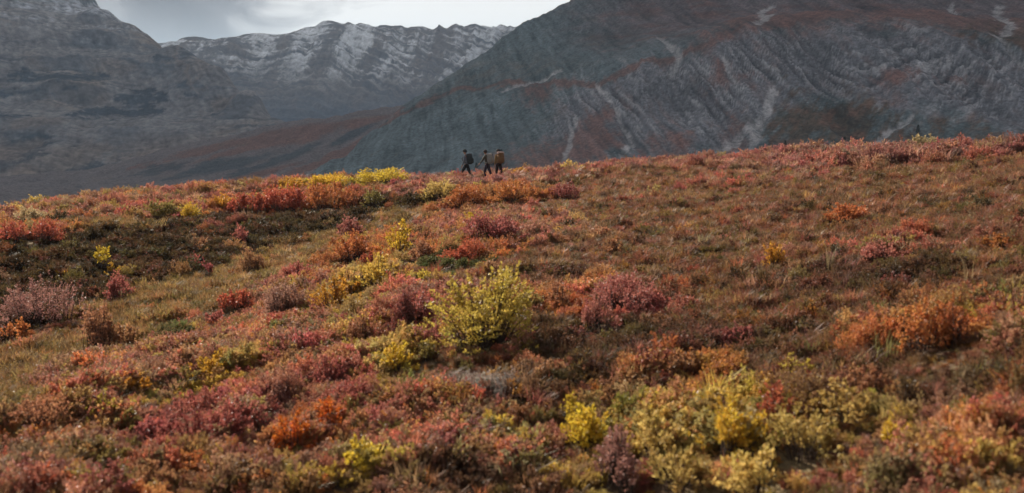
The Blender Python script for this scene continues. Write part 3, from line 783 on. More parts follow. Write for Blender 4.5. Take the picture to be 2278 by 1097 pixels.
# cover classes: plant mix, size, palette (colour, weight)
COVER = {
 'tan':   ([(HEATH, .46), (GRASS, .34), (TWIG, .14), (BIRCH, .06)], 0.72,
           [((0.332, 0.197, 0.102), 3), ((0.271, 0.151, 0.078), 3), ((0.344, 0.167, 0.087), 2), ((0.209, 0.131, 0.055), 2), ((0.394, 0.227, 0.092), 1.2)]),
 'heath': ([(HEATH, .64), (BIRCH, .05), (GRASS, .18), (WILLOW, .01), (TWIG, .12)], 0.72,
           [((0.240, 0.105, 0.053), 3), ((0.264, 0.156, 0.082), 3.4), ((0.308, 0.188, 0.072), 2.4), ((0.289, 0.141, 0.079), 2.6), ((0.197, 0.136, 0.047), 1.8), ((0.089, 0.058, 0.026), 1.7), ((0.368, 0.178, 0.047), 1.0), ((0.332, 0.116, 0.051), .9)]),
 'pink':  ([(BIRCH, .62), (GRASS, .32), (HEATH, .06)], 0.9,
           [((0.454, 0.213, 0.147), 3), ((0.389, 0.162, 0.113), 2.4), ((0.454, 0.269, 0.152), 1.8), ((0.335, 0.196, 0.137), 2.4), ((0.476, 0.336, 0.157), .9)]),
 'grass': ([(GRASS, .62), (HEATH, .26), (WILLOW, .05), (TWIG, .07)], 0.85,
           [((0.308, 0.200, 0.074), 3), ((0.231, 0.154, 0.053), 3), ((0.349, 0.217, 0.087), 2), ((0.164, 0.113, 0.041), 1.4), ((0.308, 0.150, 0.056), 1)]),
 'bank':  ([(WILLOW, .22), (BIRCH, .3), (HEATH, .28), (GRASS, .2)], 0.9,  # dark low plants, darkened further to paint the bank's shade into their colour
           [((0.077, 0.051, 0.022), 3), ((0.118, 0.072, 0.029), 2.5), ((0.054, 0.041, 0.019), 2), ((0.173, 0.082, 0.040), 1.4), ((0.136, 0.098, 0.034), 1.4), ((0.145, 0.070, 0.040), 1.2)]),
 'mauve': ([(BIRCH, .52), (TWIG, .2), (GRASS, .16), (HEATH, .08), (WILLOW, .04)], 0.88,
           [((0.411, 0.196, 0.124), 3), ((0.311, 0.167, 0.103), 2.4), ((0.498, 0.285, 0.154), 2.2), ((0.512, 0.201, 0.113), 1.8), ((0.311, 0.214, 0.113), 2.2), ((0.523, 0.344, 0.103), 1.6), ((0.523, 0.249, 0.082), 1.3), ((0.250, 0.190, 0.062), 1.2)]),
 'red':   ([(BIRCH, .68), (WILLOW, .06), (TWIG, .14), (GRASS, .12)], 0.92,
           [((0.482, 0.179, 0.118), 3), ((0.403, 0.143, 0.097), 2.2), ((0.515, 0.239, 0.118), 1.6), ((0.381, 0.203, 0.134), 2.2), ((0.302, 0.185, 0.107), 1.4), ((0.470, 0.335, 0.107), 1.1)]),
 'orange': ([(BIRCH, .72), (WILLOW, .14), (GRASS, .14)], 0.9,
           [((0.519, 0.242, 0.079), 3), ((0.466, 0.189, 0.079), 2), ((0.456, 0.284, 0.104), 2.2), ((0.350, 0.179, 0.094), 1.5), ((0.392, 0.158, 0.094), 1)]),
 'yellow': ([(WILLOW, .52), (BIRCH, .34), (GRASS, .14)], 0.9,
           [((.56, .41, .085), 2.4), ((.50, .35, .11), 2.2), ((.45, .34, .13), 2.2), ((.40, .24, .10), 1.6), ((.35, .18, .11), 1.2), ((.24, .20, .06), 1)]),
 'green': ([(WILLOW, .6), (GRASS, .4)], 0.8, [((.12, .125, .045), 3), ((.18, .16, .06), 2), ((.24, .18, .07), 1.5)]),
 'grey':  ([(TWIG, .7), (HEATH, .3)], 0.8, [((.34, .29, .24), 3), ((.27, .22, .17), 2), ((.28, .165, .12), 1.5)]),
 'dark':  ([(HEATH, .52), (BIRCH, .2), (WILLOW, .1), (GRASS, .18)], 0.78, [((0.114, 0.069, 0.034), 3), ((0.186, 0.093, 0.052), 2), ((0.229, 0.111, 0.068), 1.4), ((0.172, 0.118, 0.046), 1.8)]),
}
ZONES = [  # photo position, half widths, class, strength
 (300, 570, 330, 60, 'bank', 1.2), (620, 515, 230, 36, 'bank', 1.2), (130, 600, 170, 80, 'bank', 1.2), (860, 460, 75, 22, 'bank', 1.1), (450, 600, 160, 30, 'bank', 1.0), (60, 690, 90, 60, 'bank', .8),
 (880, 490, 80, 18, 'grass', 1.2), (720, 553, 140, 36, 'grass', 1.2), (560, 608, 160, 42, 'grass', 1.2), (420, 665, 150, 46, 'grass', 1.2), (290, 718, 140, 42, 'grass', 1.3), (160, 780, 120, 46, 'grass', 1.2), (70, 845, 120, 50, 'grass', 1.2), (10, 890, 90, 45, 'grass', 1.2),
 (650, 590, 60, 40, 'grass', .8), (250, 428, 280, 13, 'tan', 1.5), (60, 455, 140, 12, 'tan', 1.4), (480, 410, 130, 8, 'tan', 1.3), (1780, 388, 440, 18, 'tan', .62), (2100, 420, 220, 20, 'tan', .46), (1700, 400, 200, 14, 'red', .36),
 (480, 445, 160, 20, 'mauve', 1.2), (160, 462, 170, 22, 'mauve', 1.1), (330, 470, 100, 18, 'red', .7), (600, 690, 130, 60, 'mauve', 1.1), (300, 820, 190, 55, 'mauve', 1.2), (130, 770, 130, 40, 'mauve', .9), (500, 780, 150, 40, 'mauve', 1.0),
 (900, 990, 220, 100, 'mauve', 1.0), (1080, 500, 120, 26, 'mauve', .9), (760, 414, 150, 10, 'yellow', .75), (980, 440, 60, 14, 'yellow', .7),  (1000, 420, 180, 16, 'pink', .8), (640, 400, 200, 10, 'pink', .9),
 (1300, 376, 280, 8, 'pink', .9), (1000, 395, 170, 16, 'pink', 1.2), (1650, 358, 330, 6, 'pink', .7), (2160, 342, 300, 22, 'pink', 1.9), (1920, 352, 200, 15, 'pink', 1.5), (2000, 570, 110, 14, 'red', .42),
 (660, 445, 170, 22, 'orange', 1.1), (1090, 440, 110, 20, 'orange', 1.1), (800, 560, 80, 40, 'orange', .9), (1030, 560, 90, 24, 'orange', .8), (60, 525, 120, 20, 'orange', .8), (250, 505, 140, 14, 'grass', .8),
 (420, 950, 190, 70, 'red', 1.2), (720, 850, 110, 50, 'red', 1.0), (930, 700, 90, 50, 'red', 1.0), (1380, 680, 95, 34, 'red', .7), (250, 900, 130, 40, 'orange', .7), (120, 960, 170, 40, 'orange', .8), (700, 980, 120, 60, 'orange', .8),
 (480, 850, 150, 35, 'yellow', .95), (330, 885, 110, 28, 'yellow', .8), (250, 975, 90, 40, 'yellow', .75), (120, 940, 150, 30, 'orange', 1.0), (880, 830, 110, 50, 'yellow', .75), (620, 850, 100, 40, 'mauve', 1.0), (380, 1060, 150, 40, 'orange', .85), (1560, 980, 340, 75, 'yellow', 1.25), (850, 800, 120, 50, 'yellow', .6), (780, 1060, 110, 40, 'yellow', .7), (760, 650, 110, 50, 'yellow', .6),
 (400, 755, 70, 22, 'green', .9), (1000, 590, 70, 14, 'green', .9), (1060, 870, 70, 40, 'grey', 1.0), (1260, 630, 60, 20, 'dark', .9), (1290, 760, 130, 40, 'dark', 1.2), (1450, 780, 140, 50, 'dark', .9), (2180, 850, 130, 50, 'dark', 1.0), (1930, 620, 140, 22, 'dark', .9),  # dark zone right of the largest willow paints its cast shadow
 (2120, 820, 120, 30, 'dark', .7), (1700, 770, 120, 26, 'dark', .7), (1080, 1080, 200, 40, 'dark', .7), (560, 1080, 200, 40, 'mauve', .9), (2100, 1000, 260, 90, 'mauve', 1.0), (1380, 1060, 110, 60, 'red', .8), (300, 1060, 250, 50, 'orange', .6), (150, 1050, 180, 60, 'mauve', .9),
  (1550, 850, 120, 40, 'orange', .6), (2080, 730, 110, 30, 'orange', .6), (640, 1000, 300, 90, 'mauve', .6), (2240, 740, 70, 40, 'mauve', .5),
  (1250, 690, 90, 40, 'orange', .6), (1130, 820, 150, 50, 'mauve', .5), (1740, 470, 300, 40, 'heath', .6),
]
zone_world = []
for px, py, rx, ry, cls, st in ZONES:
    c, d = hit(px, py)
    a, _ = hit(px, py - ry); b, _ = hit(px, min(py + ry, 1250))
    ly = max(0.35, 0.5 * math.hypot(a[0] - b[0], a[1] - b[1]))
    zone_world.append((c, rx * d / FPX, min(ly, 14.0), cls, st, math.atan2(c[0], c[1])))
def scatter_points(n_try):
    az_ = RNG.uniform(math.radians(-37), math.radians(37), n_try)
    u = RNG.uniform(0, 1, n_try)
    r = 5.5 * (70 / 5.5) ** (u ** 0.80)                    # densest near the viewer, thinning with distance
    return r * np.sin(az_), r * np.cos(az_), r
NTRY = 135000
x, y, r = scatter_points(NTRY)
_v = np.log(r / 5.5) / math.log(70 / 5.5)
DENS = NTRY * 1.25 * np.maximum(_v, 1e-3) ** 0.25 / (r * math.log(70 / 5.5)) / (r * math.radians(74))
keep = RNG.uniform(0, 1, NTRY) < 125.0 / DENS                # even cover close to the viewer
x, y, r, DENS = x[keep], y[keep], r[keep], np.minimum(DENS[keep], 125.0)
NTRY = len(x)
names = list(COVER)
wts = np.full((len(names), NTRY), -1.0)
jx = x + 0.9 * fbm(x / 1.6, y / 1.6, 201, 3); jy = y + 1.2 * fbm(x / 1.6, y / 2.2, 205, 3)
wts[names.index('heath')] = 0.34
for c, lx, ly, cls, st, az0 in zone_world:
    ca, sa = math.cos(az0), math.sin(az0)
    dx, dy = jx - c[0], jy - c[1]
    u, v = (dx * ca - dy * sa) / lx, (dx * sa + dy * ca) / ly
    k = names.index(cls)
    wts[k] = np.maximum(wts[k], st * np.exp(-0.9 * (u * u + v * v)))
for k in range(len(names)):
    wts[k] += np.where(wts[k] > 0.08, 0.34 * fbm(x / 1.5, y / 1.5, 300 + 7 * k, 3) + RNG.normal(0, 0.13, NTRY), 0)
cls = np.argmax(wts, 0)
tint = np.zeros((NTRY, 3)); idx = np.zeros(NTRY, np.int32); scl = np.ones(NTRY)
for k, nm in enumerate(names):
    m = np.where(cls == k)[0]
    if not len(m): continue
    mix, size, pal = COVER[nm]
    sc = []
    for j, (c_, w_) in enumerate(pal):
        g = -np.log(-np.log(RNG.uniform(1e-6, 1 - 1e-6, len(m))))
        sc.append(math.log(w_) + 2.6 * fbm(x[m] / 1.5, y[m] / 1.5, 400 + 13 * j + k, 3) + 0.55 * g)
    ci = np.argmax(np.array(sc), 0)
    tint[m] = np.array([p[0] for p in pal])[ci]
    pr = np.array([w for _, w in mix]); pr = pr / pr.sum()
    g = RNG.choice(len(mix), len(m), p=pr)
    for j, (ids, _) in enumerate(mix):
        mj = m[g == j]
        idx[mj] = RNG.choice(ids, len(mj))
    scl[m] = size * RNG.uniform(0.65, 1.3, len(m)) * np.clip(1 + 0.8 * fbm(x[m] / 1.3, y[m] / 0.9, 500, 3), 0.45, 1.6)
# larger heads of single plants rising out of the mixed scrub
bushy = np.isin(cls, [names.index(n) for n in ('mauve', 'red', 'orange', 'yellow')])
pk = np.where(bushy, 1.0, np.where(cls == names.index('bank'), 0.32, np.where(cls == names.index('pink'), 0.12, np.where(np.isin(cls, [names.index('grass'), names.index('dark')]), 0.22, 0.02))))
head = np.where(RNG.uniform(0, 1, NTRY) < pk / DENS)[0]
HEADS = {'mauve': [('red', .2), ('orange', .16), ('yellow', .2), ('mauve', .44)], 'red': [('red', .55), ('orange', .15), ('yellow', .1), ('mauve', .2)], 'orange': [('orange', .5), ('red', .15), ('yellow', .2), ('mauve', .15)],
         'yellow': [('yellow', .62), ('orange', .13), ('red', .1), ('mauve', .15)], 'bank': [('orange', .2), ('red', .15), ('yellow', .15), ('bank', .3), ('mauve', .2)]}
for i in head:
    opts = HEADS.get(names[cls[i]], [('mauve', .5), ('orange', .3), ('yellow', .2)] if names[cls[i]] != 'pink' else [('pink', .8), ('yellow', .2)])
    nm = opts[int(RNG.choice(len(opts), p=np.array([o[1] for o in opts]) / sum(o[1] for o in opts)))][0]
    pal = COVER[nm][2]; wp = np.array([w for _, w in pal]); tint[i] = 0.72 * np.array(pal[int(RNG.choice(len(pal), p=wp / wp.sum()))][0]) + 0.28 * tint[i]
    idx[i] = RNG.choice(BIG_WILLOW if (nm == 'yellow' and RNG.uniform() < .7) or RNG.uniform() < .12 else BIG_BIRCH)
    scl[i] = RNG.uniform(0.4, 1.0) * (0.7 if names[cls[i]] in ('heath', 'tan', 'grass', 'dark') else 1.0)
scl *= np.where((cls == names.index('pink')) & (x > 14), 1.4, 1.0)       # taller brush on the shoulder of the hill
scl *= 1 + 0.5 * sstep(18, 60, r)                           # fewer, broader clumps in the distance
val = RNG.uniform(0.75, 1.3, NTRY) * (1 + 0.35 * fbm(x / 0.9, y / 0.9, 510, 2))
tint = np.clip(tint * val[:, None] * (1 + RNG.normal(0, 0.08, (NTRY, 3))), 0.01, 0.75)
z = zg(x, y) - 0.02
CLEAR = []      # (x, y, radius): ground kept for a shrub or a hiker
rot = np.stack([RNG.normal(0, 0.12, NTRY), RNG.normal(0, 0.12, NTRY), RNG.uniform(0, 2 * math.pi, NTRY)], 1)

def scatter_tree():
    ng = bpy.data.node_groups.new('cover_scatter', 'GeometryNodeTree')
    ng.interface.new_socket('Geometry', in_out='INPUT', socket_type='NodeSocketGeometry')
    ng.interface.new_socket('Geometry', in_out='OUTPUT', socket_type='NodeSocketGeometry')
    gi = ng.nodes.new('NodeGroupInput'); go = ng.nodes.new('NodeGroupOutput')
    ip = ng.nodes.new('GeometryNodeInstanceOnPoints')
    ci = ng.nodes.new('GeometryNodeCollectionInfo')
    ci.inputs['Collection'].default_value = protos
    ci.inputs['Separate Children'].default_value = True
    ci.inputs['Reset Children'].default_value = True
    def na(nm, dt):
        n = ng.nodes.new('GeometryNodeInputNamedAttribute'); n.data_type = dt; n.inputs['Name'].default_value = nm
        return n.outputs['Attribute']
    k = ng.links.new
    k(gi.outputs[0], ip.inputs['Points']); k(ci.outputs[0], ip.inputs['Instance'])
    ip.inputs['Pick Instance'].default_value = True
    k(na('pick', 'INT'), ip.inputs['Instance Index'])
    k(na('turn', 'FLOAT_VECTOR'), ip.inputs['Rotation'])
    k(na('size', 'FLOAT'), ip.inputs['Scale'])
    k(ip.outputs[0], go.inputs[0])
    return ng
SCATTER = scatter_tree()
def cover_object(name, m, label=None):
    me = bpy.data.meshes.new(name)
    n = len(m)
    me.vertices.add(n)
    me.vertices.foreach_set('co', np.stack([x[m], y[m], z[m]], 1).astype(np.float32).ravel())
    me.attributes.new('pick', 'INT', 'POINT').data.foreach_set('value', idx[m].astype(np.int32))
    me.attributes.new('turn', 'FLOAT_VECTOR', 'POINT').data.foreach_set('vector', rot[m].astype(np.float32).ravel())
    me.attributes.new('size', 'FLOAT', 'POINT').data.foreach_set('value', scl[m].astype(np.float32))
    me.attributes.new('tint', 'FLOAT_COLOR', 'POINT').data.foreach_set('color', np.concatenate([tint[m], np.ones((n, 1))], 1).astype(np.float32).ravel())
    o = link(name, me)
    md = o.modifiers.new('scatter', 'NODES'); md.node_group = SCATTER
    return tag(o, label, kind='stuff')
# ================================================================== SHRUBS (things)
YEL, PYEL, GOLD, LIME = (.60, .43, .05), (.56, .41, .13), (.57, .33, .045), (.55, .41, .075)
ORA, VOR, DOR, RO = (.48, .20, .065), (.56, .17, .028), (.38, .20, .095), (.46, .145, .07)
RED, CRI, PNK, MAU = (.44, .16, .115), (.34, .125, .095), (.47, .20, .145), (.36, .20, .145)
GRN, OLV, STRAW = (.12, .115, .042), (.26, .21, .06), (.42, .33, .17)
SHRUBS = [
 # px, py, width, height, style, colour, label, name
 (1085, 772, 285, 165, 'willow', (.57, .43, .085), 'largest bright yellow willow bush standing alone in the middle of the slope', 'willow_bush'),
 (885, 578, 74, 76, 'willow', YEL, 'upright two-headed yellow willow bush at the upper end of the yellow row', 'willow_bush'),
 (838, 640, 130, 62, 'willow', LIME, 'wide lime yellow bush right below the upright two-headed bush', 'willow_bush'),
 (738, 702, 96, 78, 'willow', GOLD, 'golden bush at the lower end of the yellow row beside mauve scrub', 'willow_bush'),
 (775, 660, 60, 40, 'willow', GOLD, 'small golden bush between the wide lime bush and the lower golden one', 'willow_bush'),
 (945, 634, 46, 32, 'sparse', LIME, 'tiny lime yellow sprig above the left shoulder of the largest yellow willow', 'willow_bush'),
 (852, 412, 132, 36, 'willow', YEL, 'wide yellow bush on the skyline, nearest on the left of the hikers', 'willow_bush'),
 (738, 422, 104, 32, 'willow', YEL, 'middle one of three yellow bushes along the crest left of the hikers', 'willow_bush'),
 (645, 428, 96, 28, 'willow', GOLD, 'leftmost golden bush along the crest above the orange-red thicket', 'willow_bush'),
 (830, 462, 70, 38, 'willow', OLV, 'olive green bush in the dark head of the gully', 'willow_bush'),
 (978, 448, 100, 46, 'willow', PYEL, 'pale yellow bush directly left of the long orange thicket below the hikers', 'willow_bush'),
 (1045, 502, 54, 30, 'willow', YEL, 'small dull yellow bush below the long orange thicket', 'willow_bush'),
 (362, 492, 84, 44, 'willow', OLV, 'yellow-green bush on the upper edge of the shaded bank', 'willow_bush'),
 (425, 492, 66, 36, 'willow', YEL, 'yellow bush right beside the yellow-green one on the shaded bank', 'willow_bush'),
 (497, 470, 54, 32, 'willow', GOLD, 'small golden bush on the left end of the orange-red thicket', 'willow_bush'),
 (230, 602, 50, 54, 'sparse', YEL, 'thin sparse yellow sapling in the dark shaded bank', 'willow_bush'),
 (255, 612, 40, 26, 'sparse', GOLD, 'tiny golden sprig at the foot of the thin yellow sapling', 'willow_bush'),
 (130, 622, 40, 24, 'sparse', GOLD, 'tiny golden sprig low in the shaded bank near the left edge', 'willow_bush'),
 (1718, 598, 74, 54, 'willow', GOLD, 'lone golden bush on the open brown slope', 'willow_bush'),
 (1272, 374, 60, 20, 'willow', PYEL, 'low pale yellow bush on the crest right of the hikers', 'willow_bush'),
 (2050, 338, 76, 44, 'willow', STRAW, 'pale straw bush sticking up from the pink scrub on the crest', 'willow_bush'),
 (1160, 388, 56, 16, 'birch', GOLD, 'low golden shrub in front of the rearmost hiker', 'dwarf_birch'),
 (60, 500, 70, 34, 'willow', STRAW, 'pale straw coloured bush at the far left above the shaded bank', 'willow_bush'),
 (1275, 935, 76, 62, 'willow', YEL, 'topmost bright yellow shoots at the left end of the large yellow thicket', 'willow_bush'),
 (1310, 1005, 165, 105, 'willow', YEL, 'yellow bush forming the left end of the large yellow thicket', 'willow_bush'),
 (1465, 1010, 195, 100, 'willow', PYEL, 'pale yellow bush second from the left in the large yellow thicket', 'willow_bush'),
 (1620, 1015, 200, 118, 'willow', YEL, 'tall yellow bush in the middle of the large yellow thicket', 'willow_bush'),
 (1790, 1020, 185, 110, 'willow', PYEL, 'pale bush right of the tall middle bush in the large yellow thicket', 'willow_bush'),
 (1880, 940, 130, 80, 'willow', PYEL, 'straw yellow bush at the upper right corner of the large yellow thicket', 'willow_bush'),
 (1500, 1085, 180, 90, 'willow', PYEL, 'low pale yellow bush in front of the large yellow thicket, left of the red-brown one', 'willow_bush'),
 (1690, 1100, 200, 100, 'willow', PYEL, 'lowest pale yellow bush at the bottom edge of the large yellow thicket', 'willow_bush'),
 (1995, 1000, 74, 66, 'willow', YEL, 'small yellow bush set apart at the right end of the large yellow thicket', 'willow_bush'),
 (800, 1052, 124, 76, 'willow', YEL, 'bright yellow bush near the bottom edge below the vivid orange bushes', 'willow_bush'),
 (735, 1096, 100, 62, 'willow', LIME, 'lime yellow bush cut by the bottom edge below the vivid orange bushes', 'willow_bush'),
 (885, 828, 76, 76, 'willow', YEL, 'yellow bush left of the largest willow, behind the grey twigs', 'willow_bush'),
 (945, 806, 66, 52, 'willow', OLV, 'dull olive yellow bush between the largest willow and a smaller yellow bush', 'willow_bush'),
 (890, 750, 44, 36, 'sparse', YEL, 'sparse yellow sprig left of the largest willow, beside crimson scrub', 'willow_bush'),
 (735, 785, 60, 34, 'willow', OLV, 'small olive bush on the near bank below the row of yellow bushes', 'willow_bush'),
 (480, 838, 120, 50, 'willow', GOLD, 'golden bush on top of the near bank above the red scrub', 'willow_bush'),
 (575, 820, 56, 40, 'willow', LIME, 'small lime bush at the right end of the golden bushes on the near bank', 'willow_bush'),
 (405, 862, 96, 46, 'willow', OLV, 'olive gold bush at the left foot of the golden bush on the near bank', 'willow_bush'),
 (300, 880, 84, 44, 'willow', GOLD, 'leftmost golden bush of those on the near bank', 'willow_bush'),
 (1112, 1040, 44, 56, 'willow', GOLD, 'narrow golden bush alone in dark scrub near the bottom edge', 'willow_bush'),
 (270, 965, 96, 54, 'willow', OLV, 'olive yellow bush between orange and red scrub in the lower left', 'willow_bush'),
 (240, 1030, 90, 50, 'willow', OLV, 'dull olive bush below the other olive one in the lower left', 'willow_bush'),
 (95, 945, 170, 56, 'birch', DOR, 'long tan orange shrub running down the left edge of the near bank', 'dwarf_birch'),
 (1048, 460, 112, 48, 'birch', ORA, 'left half of the long orange thicket below the hikers', 'dwarf_birch'),
 (1150, 450, 112, 46, 'birch', ORA, 'right half of the long orange thicket below the hikers', 'dwarf_birch'),
 (635, 472, 116, 58, 'birch', RO, 'orange-red shrub in the middle of the thicket below the crest', 'dwarf_birch'),
 (740, 466, 116, 58, 'birch', ORA, 'orange shrub at the right end of the orange-red thicket below the crest', 'dwarf_birch'),
 (555, 478, 90, 46, 'birch', RO, 'bright orange-red shrub at the left end of the thicket below the crest', 'dwarf_birch'),
 (795, 585, 100, 62, 'birch', ORA, 'rounded orange shrub left of the upright two-headed yellow bush', 'dwarf_birch'),
 (835, 604, 70, 44, 'birch', RO, 'orange-red shrub between the rounded orange one and the yellow row', 'dwarf_birch'),
 (1035, 584, 126, 48, 'birch', RO, 'flat red-orange shrub with green plants at its foot, above the largest willow', 'dwarf_birch'),
 (935, 585, 70, 50, 'birch', DOR, 'brown orange shrub right of the upright two-headed yellow bush', 'dwarf_birch'),
 (565, 614, 72, 52, 'birch', DOR, 'dull orange shrub on the grassy floor of the gully', 'dwarf_birch'),
 (442, 568, 48, 48, 'sparse', DOR, 'thin orange shrub in the middle of the shaded bank', 'dwarf_birch'),
 (536, 546, 44, 40, 'birch', RED, 'small red shrub high in the shaded bank below the orange-red thicket', 'dwarf_birch'),
 (436, 608, 26, 36, 'birch', RED, 'left one of two tiny red shrubs low in the shaded bank', 'dwarf_birch'),
 (462, 618, 26, 40, 'sparse', CRI, 'right one of two tiny red shrubs low in the shaded bank', 'dwarf_birch'),
 (210, 792, 120, 86, 'birch', DOR, 'brown-orange shrub on the gully floor below the big dusky red shrub', 'dwarf_birch'),
 (30, 760, 66, 44, 'birch', ORA, 'small orange shrub at the left edge beneath the big dusky red shrub', 'dwarf_birch'),
 (285, 778, 84, 54, 'birch', DOR, 'faded tan-orange shrub right beside the brown-orange one in the gully', 'dwarf_birch'),
 (818, 768, 96, 66, 'birch', DOR, 'brown-orange shrub below the row of yellow bushes, left of the largest willow', 'dwarf_birch'),
 (655, 1012, 96, 92, 'birch', VOR, 'vivid orange rounded shrub, lower of the vivid pair', 'dwarf_birch'),
 (745, 958, 84, 78, 'birch', VOR, 'vivid orange shrub, upper of the vivid pair beside red scrub', 'dwarf_birch'),
 (1890, 498, 104, 42, 'birch', ORA, 'low orange shrub with dark shade under it on the upper right slope', 'dwarf_birch'),
 (2040, 775, 160, 92, 'birch', ORA, 'left one of two large orange shrubs at the right of the slope', 'dwarf_birch'),
 (2140, 765, 120, 92, 'birch', ORA, 'right one of two large orange shrubs at the right of the slope', 'dwarf_birch'),
 (1530, 845, 96, 64, 'birch', DOR, 'brown-orange shrub above the large yellow thicket', 'dwarf_birch'),
 (1362, 565, 54, 36, 'birch', DOR, 'faded orange shrub on the brown slope above the pinkish red shrub', 'dwarf_birch'),
 (1250, 690, 76, 64, 'birch', DOR, 'rusty shrub immediately right of the largest willow', 'dwarf_birch'),
 (2215, 552, 60, 28, 'birch', ORA, 'small low orange shrub near the right edge of the brown slope', 'dwarf_birch'),
 (1745, 945, 116, 96, 'birch', RO, 'orange-red shrub rising behind the middle of the large yellow thicket', 'dwarf_birch'),
 (1930, 880, 96, 64, 'birch', DOR, 'dull orange shrub above the upper right corner of the large yellow thicket', 'dwarf_birch'),
 (70, 540, 110, 44, 'birch', RO, 'orange-red shrub at the far left along the top of the shaded bank', 'dwarf_birch'),
 (430, 1062, 96, 56, 'birch', ORA, 'orange shrub below the red scrub in the lower left', 'dwarf_birch'),
 (345, 1098, 126, 60, 'birch', DOR, 'dull orange shrub at the bottom edge left of the lower left orange one', 'dwarf_birch'),
 (1390, 702, 180, 84, 'birch', PNK, 'broad pinkish red shrub right of the largest willow', 'dwarf_birch'),
 (1335, 732, 90, 66, 'birch', PNK, 'lower left lobe shrub joined to the broad pinkish red one', 'dwarf_birch'),
 (105, 730, 170, 104, 'birch', MAU, 'big dusky red shrub at the left on the gully side', 'dwarf_birch'),
 (268, 670, 68, 58, 'birch', RED, 'red shrub alone on the dark bank right of the big dusky one', 'dwarf_birch'),
 (530, 700, 84, 54, 'birch', RO, 'light red shrub beside the grassy gully floor below the dull orange one', 'dwarf_birch'),
 (668, 634, 92, 42, 'birch', RED, 'dull red shrub on the near side of the gully, left of the yellow row', 'dwarf_birch'),
 (785, 536, 74, 50, 'birch', PNK, 'pink red shrub at the head of the gully above the rounded orange one', 'dwarf_birch'),
 (925, 722, 96, 78, 'birch', CRI, 'dark crimson shrub touching the left side of the largest willow', 'dwarf_birch'),
 (440, 940, 116, 74, 'birch', RED, 'bright red shrub in the centre of the red scrub on the near bank', 'dwarf_birch'),
 (530, 970, 130, 84, 'birch', RED, 'red shrub at the lower right of the red scrub on the near bank', 'dwarf_birch'),
 (350, 985, 96, 60, 'birch', CRI, 'dark red shrub at the lower left of the red scrub on the near bank', 'dwarf_birch'),
 (610, 905, 96, 60, 'birch', MAU, 'dusky red shrub between the red scrub and the crimson shrub', 'dwarf_birch'),
 (735, 860, 104, 76, 'birch', RED, 'crimson pink shrub above the vivid orange pair', 'dwarf_birch'),
 (1090, 534, 150, 48, 'birch', CRI, 'long dark crimson shrub above the flat red-orange one', 'dwarf_birch'),
 (1248, 446, 84, 36, 'birch', CRI, 'dark crimson shrub right of the long orange thicket', 'dwarf_birch'),
 (1640, 765, 90, 46, 'mound', CRI, 'low deep crimson mound in dark heath above the large yellow thicket', 'dwarf_birch'),
 (1970, 582, 110, 38, 'birch', PNK, 'low pink red shrub on the brown slope below the low orange one', 'dwarf_birch'),
 (1375, 1092, 150, 130, 'birch', MAU, 'tall dusky red-brown shrub in front of the large yellow thicket', 'dwarf_birch'),
 (640, 705, 110, 70, 'birch', MAU, 'bare-looking mauve brown shrub left of the lower golden bush', 'dwarf_birch'),
 (480, 725, 60, 30, 'birch', RED, 'small red shrub at the foot of the light red one in the gully', 'dwarf_birch'),
 (405, 762, 84, 36, 'mound', GRN, 'low green shrub on the gully side among red scrub', 'green_shrub'),
 (1020, 598, 80, 24, 'mound', GRN, 'flat dark green shrub just below the flat red-orange one', 'green_shrub'),
 (950, 960, 60, 40, 'mound', OLV, 'small olive mound in the dark scrub near the bottom', 'green_shrub'),
]
shrub_cache = {}
srng = np.random.default_rng(77)
WC = [0.35, 0.55, 0.85, 1.25, 1.8, 2.6, 3.6]
def shrub_parts(style, w, h, far, var):
    wc = min(WC, key=lambda v: abs(math.log(v / w)))
    ac = min([0.3, 0.45, 0.65, 0.9], key=lambda v: abs(math.log(v / (h / w))))
    key = (style, wc, ac, far, var)
    if key not in shrub_cache:
        ls = {'willow': 0.050, 'birch': 0.034, 'mound': 0.03, 'sparse': 0.048}[style] * (1.7 if far == 2 else 1.25 if far == 1 else 1.0)
        lai = {'willow': 1.5, 'birch': 1.9, 'mound': 1.8, 'sparse': 0.7}[style]
        LV, LF, va, SV, SF = bush(srng, wc, wc * ac, style, ls, lai)
        shrub_cache[key] = (raw_mesh('foliage', LV, LF, None, M_LEAF, va), raw_mesh('stems', SV, SF, None, M_STEM), wc, wc * ac)
    return shrub_cache[key]
def link_part(name, me, parent):
    o = bpy.data.objects.new(name, me); COL.objects.link(o); o.parent = parent
    return o
def group_of(name):
    return {'willow_bush': 'yellow willow bushes on the hillside', 'dwarf_birch': 'orange and red dwarf birch shrubs on the hillside', 'green_shrub': 'low green shrubs on the hillside'}[name]
for i, (px, py, wpx, hpx, style, colour, label, name) in enumerate(SHRUBS):
    p, d = hit(px, py)
    w, h = wpx * d / FPX * 1.05, hpx * d / FPX * 1.08
    CLEAR.append((p[0], p[1], w * 0.5))
    fm, sm, w0, h0 = shrub_parts(style, w, h, 2 if d > 34 else 1 if d > 20 else 0, i % 2)
    root = bpy.data.objects.new(name, None)
    root.empty_display_size = 0.2
    COL.objects.link(root)
    root.location = (p[0], p[1], p[2] - 0.03)
    root.rotation_euler = (0, 0, random.uniform(0, 6.28))
    root.scale = (w / w0, w / w0, h / h0)
    tag(root, label, 'shrub', group_of(name))
    fo = link_part('foliage', fm, root); st_ = link_part('stems', sm, root)
    fo['kind'] = 'stuff'; st_['kind'] = 'stuff'        # leaves and twigs too small to pick apart
    k = random.uniform(0.88, 1.12)
    fo.color = (colour[0] * k, colour[1] * k * random.uniform(0.93, 1.07), colour[2] * k, 1)

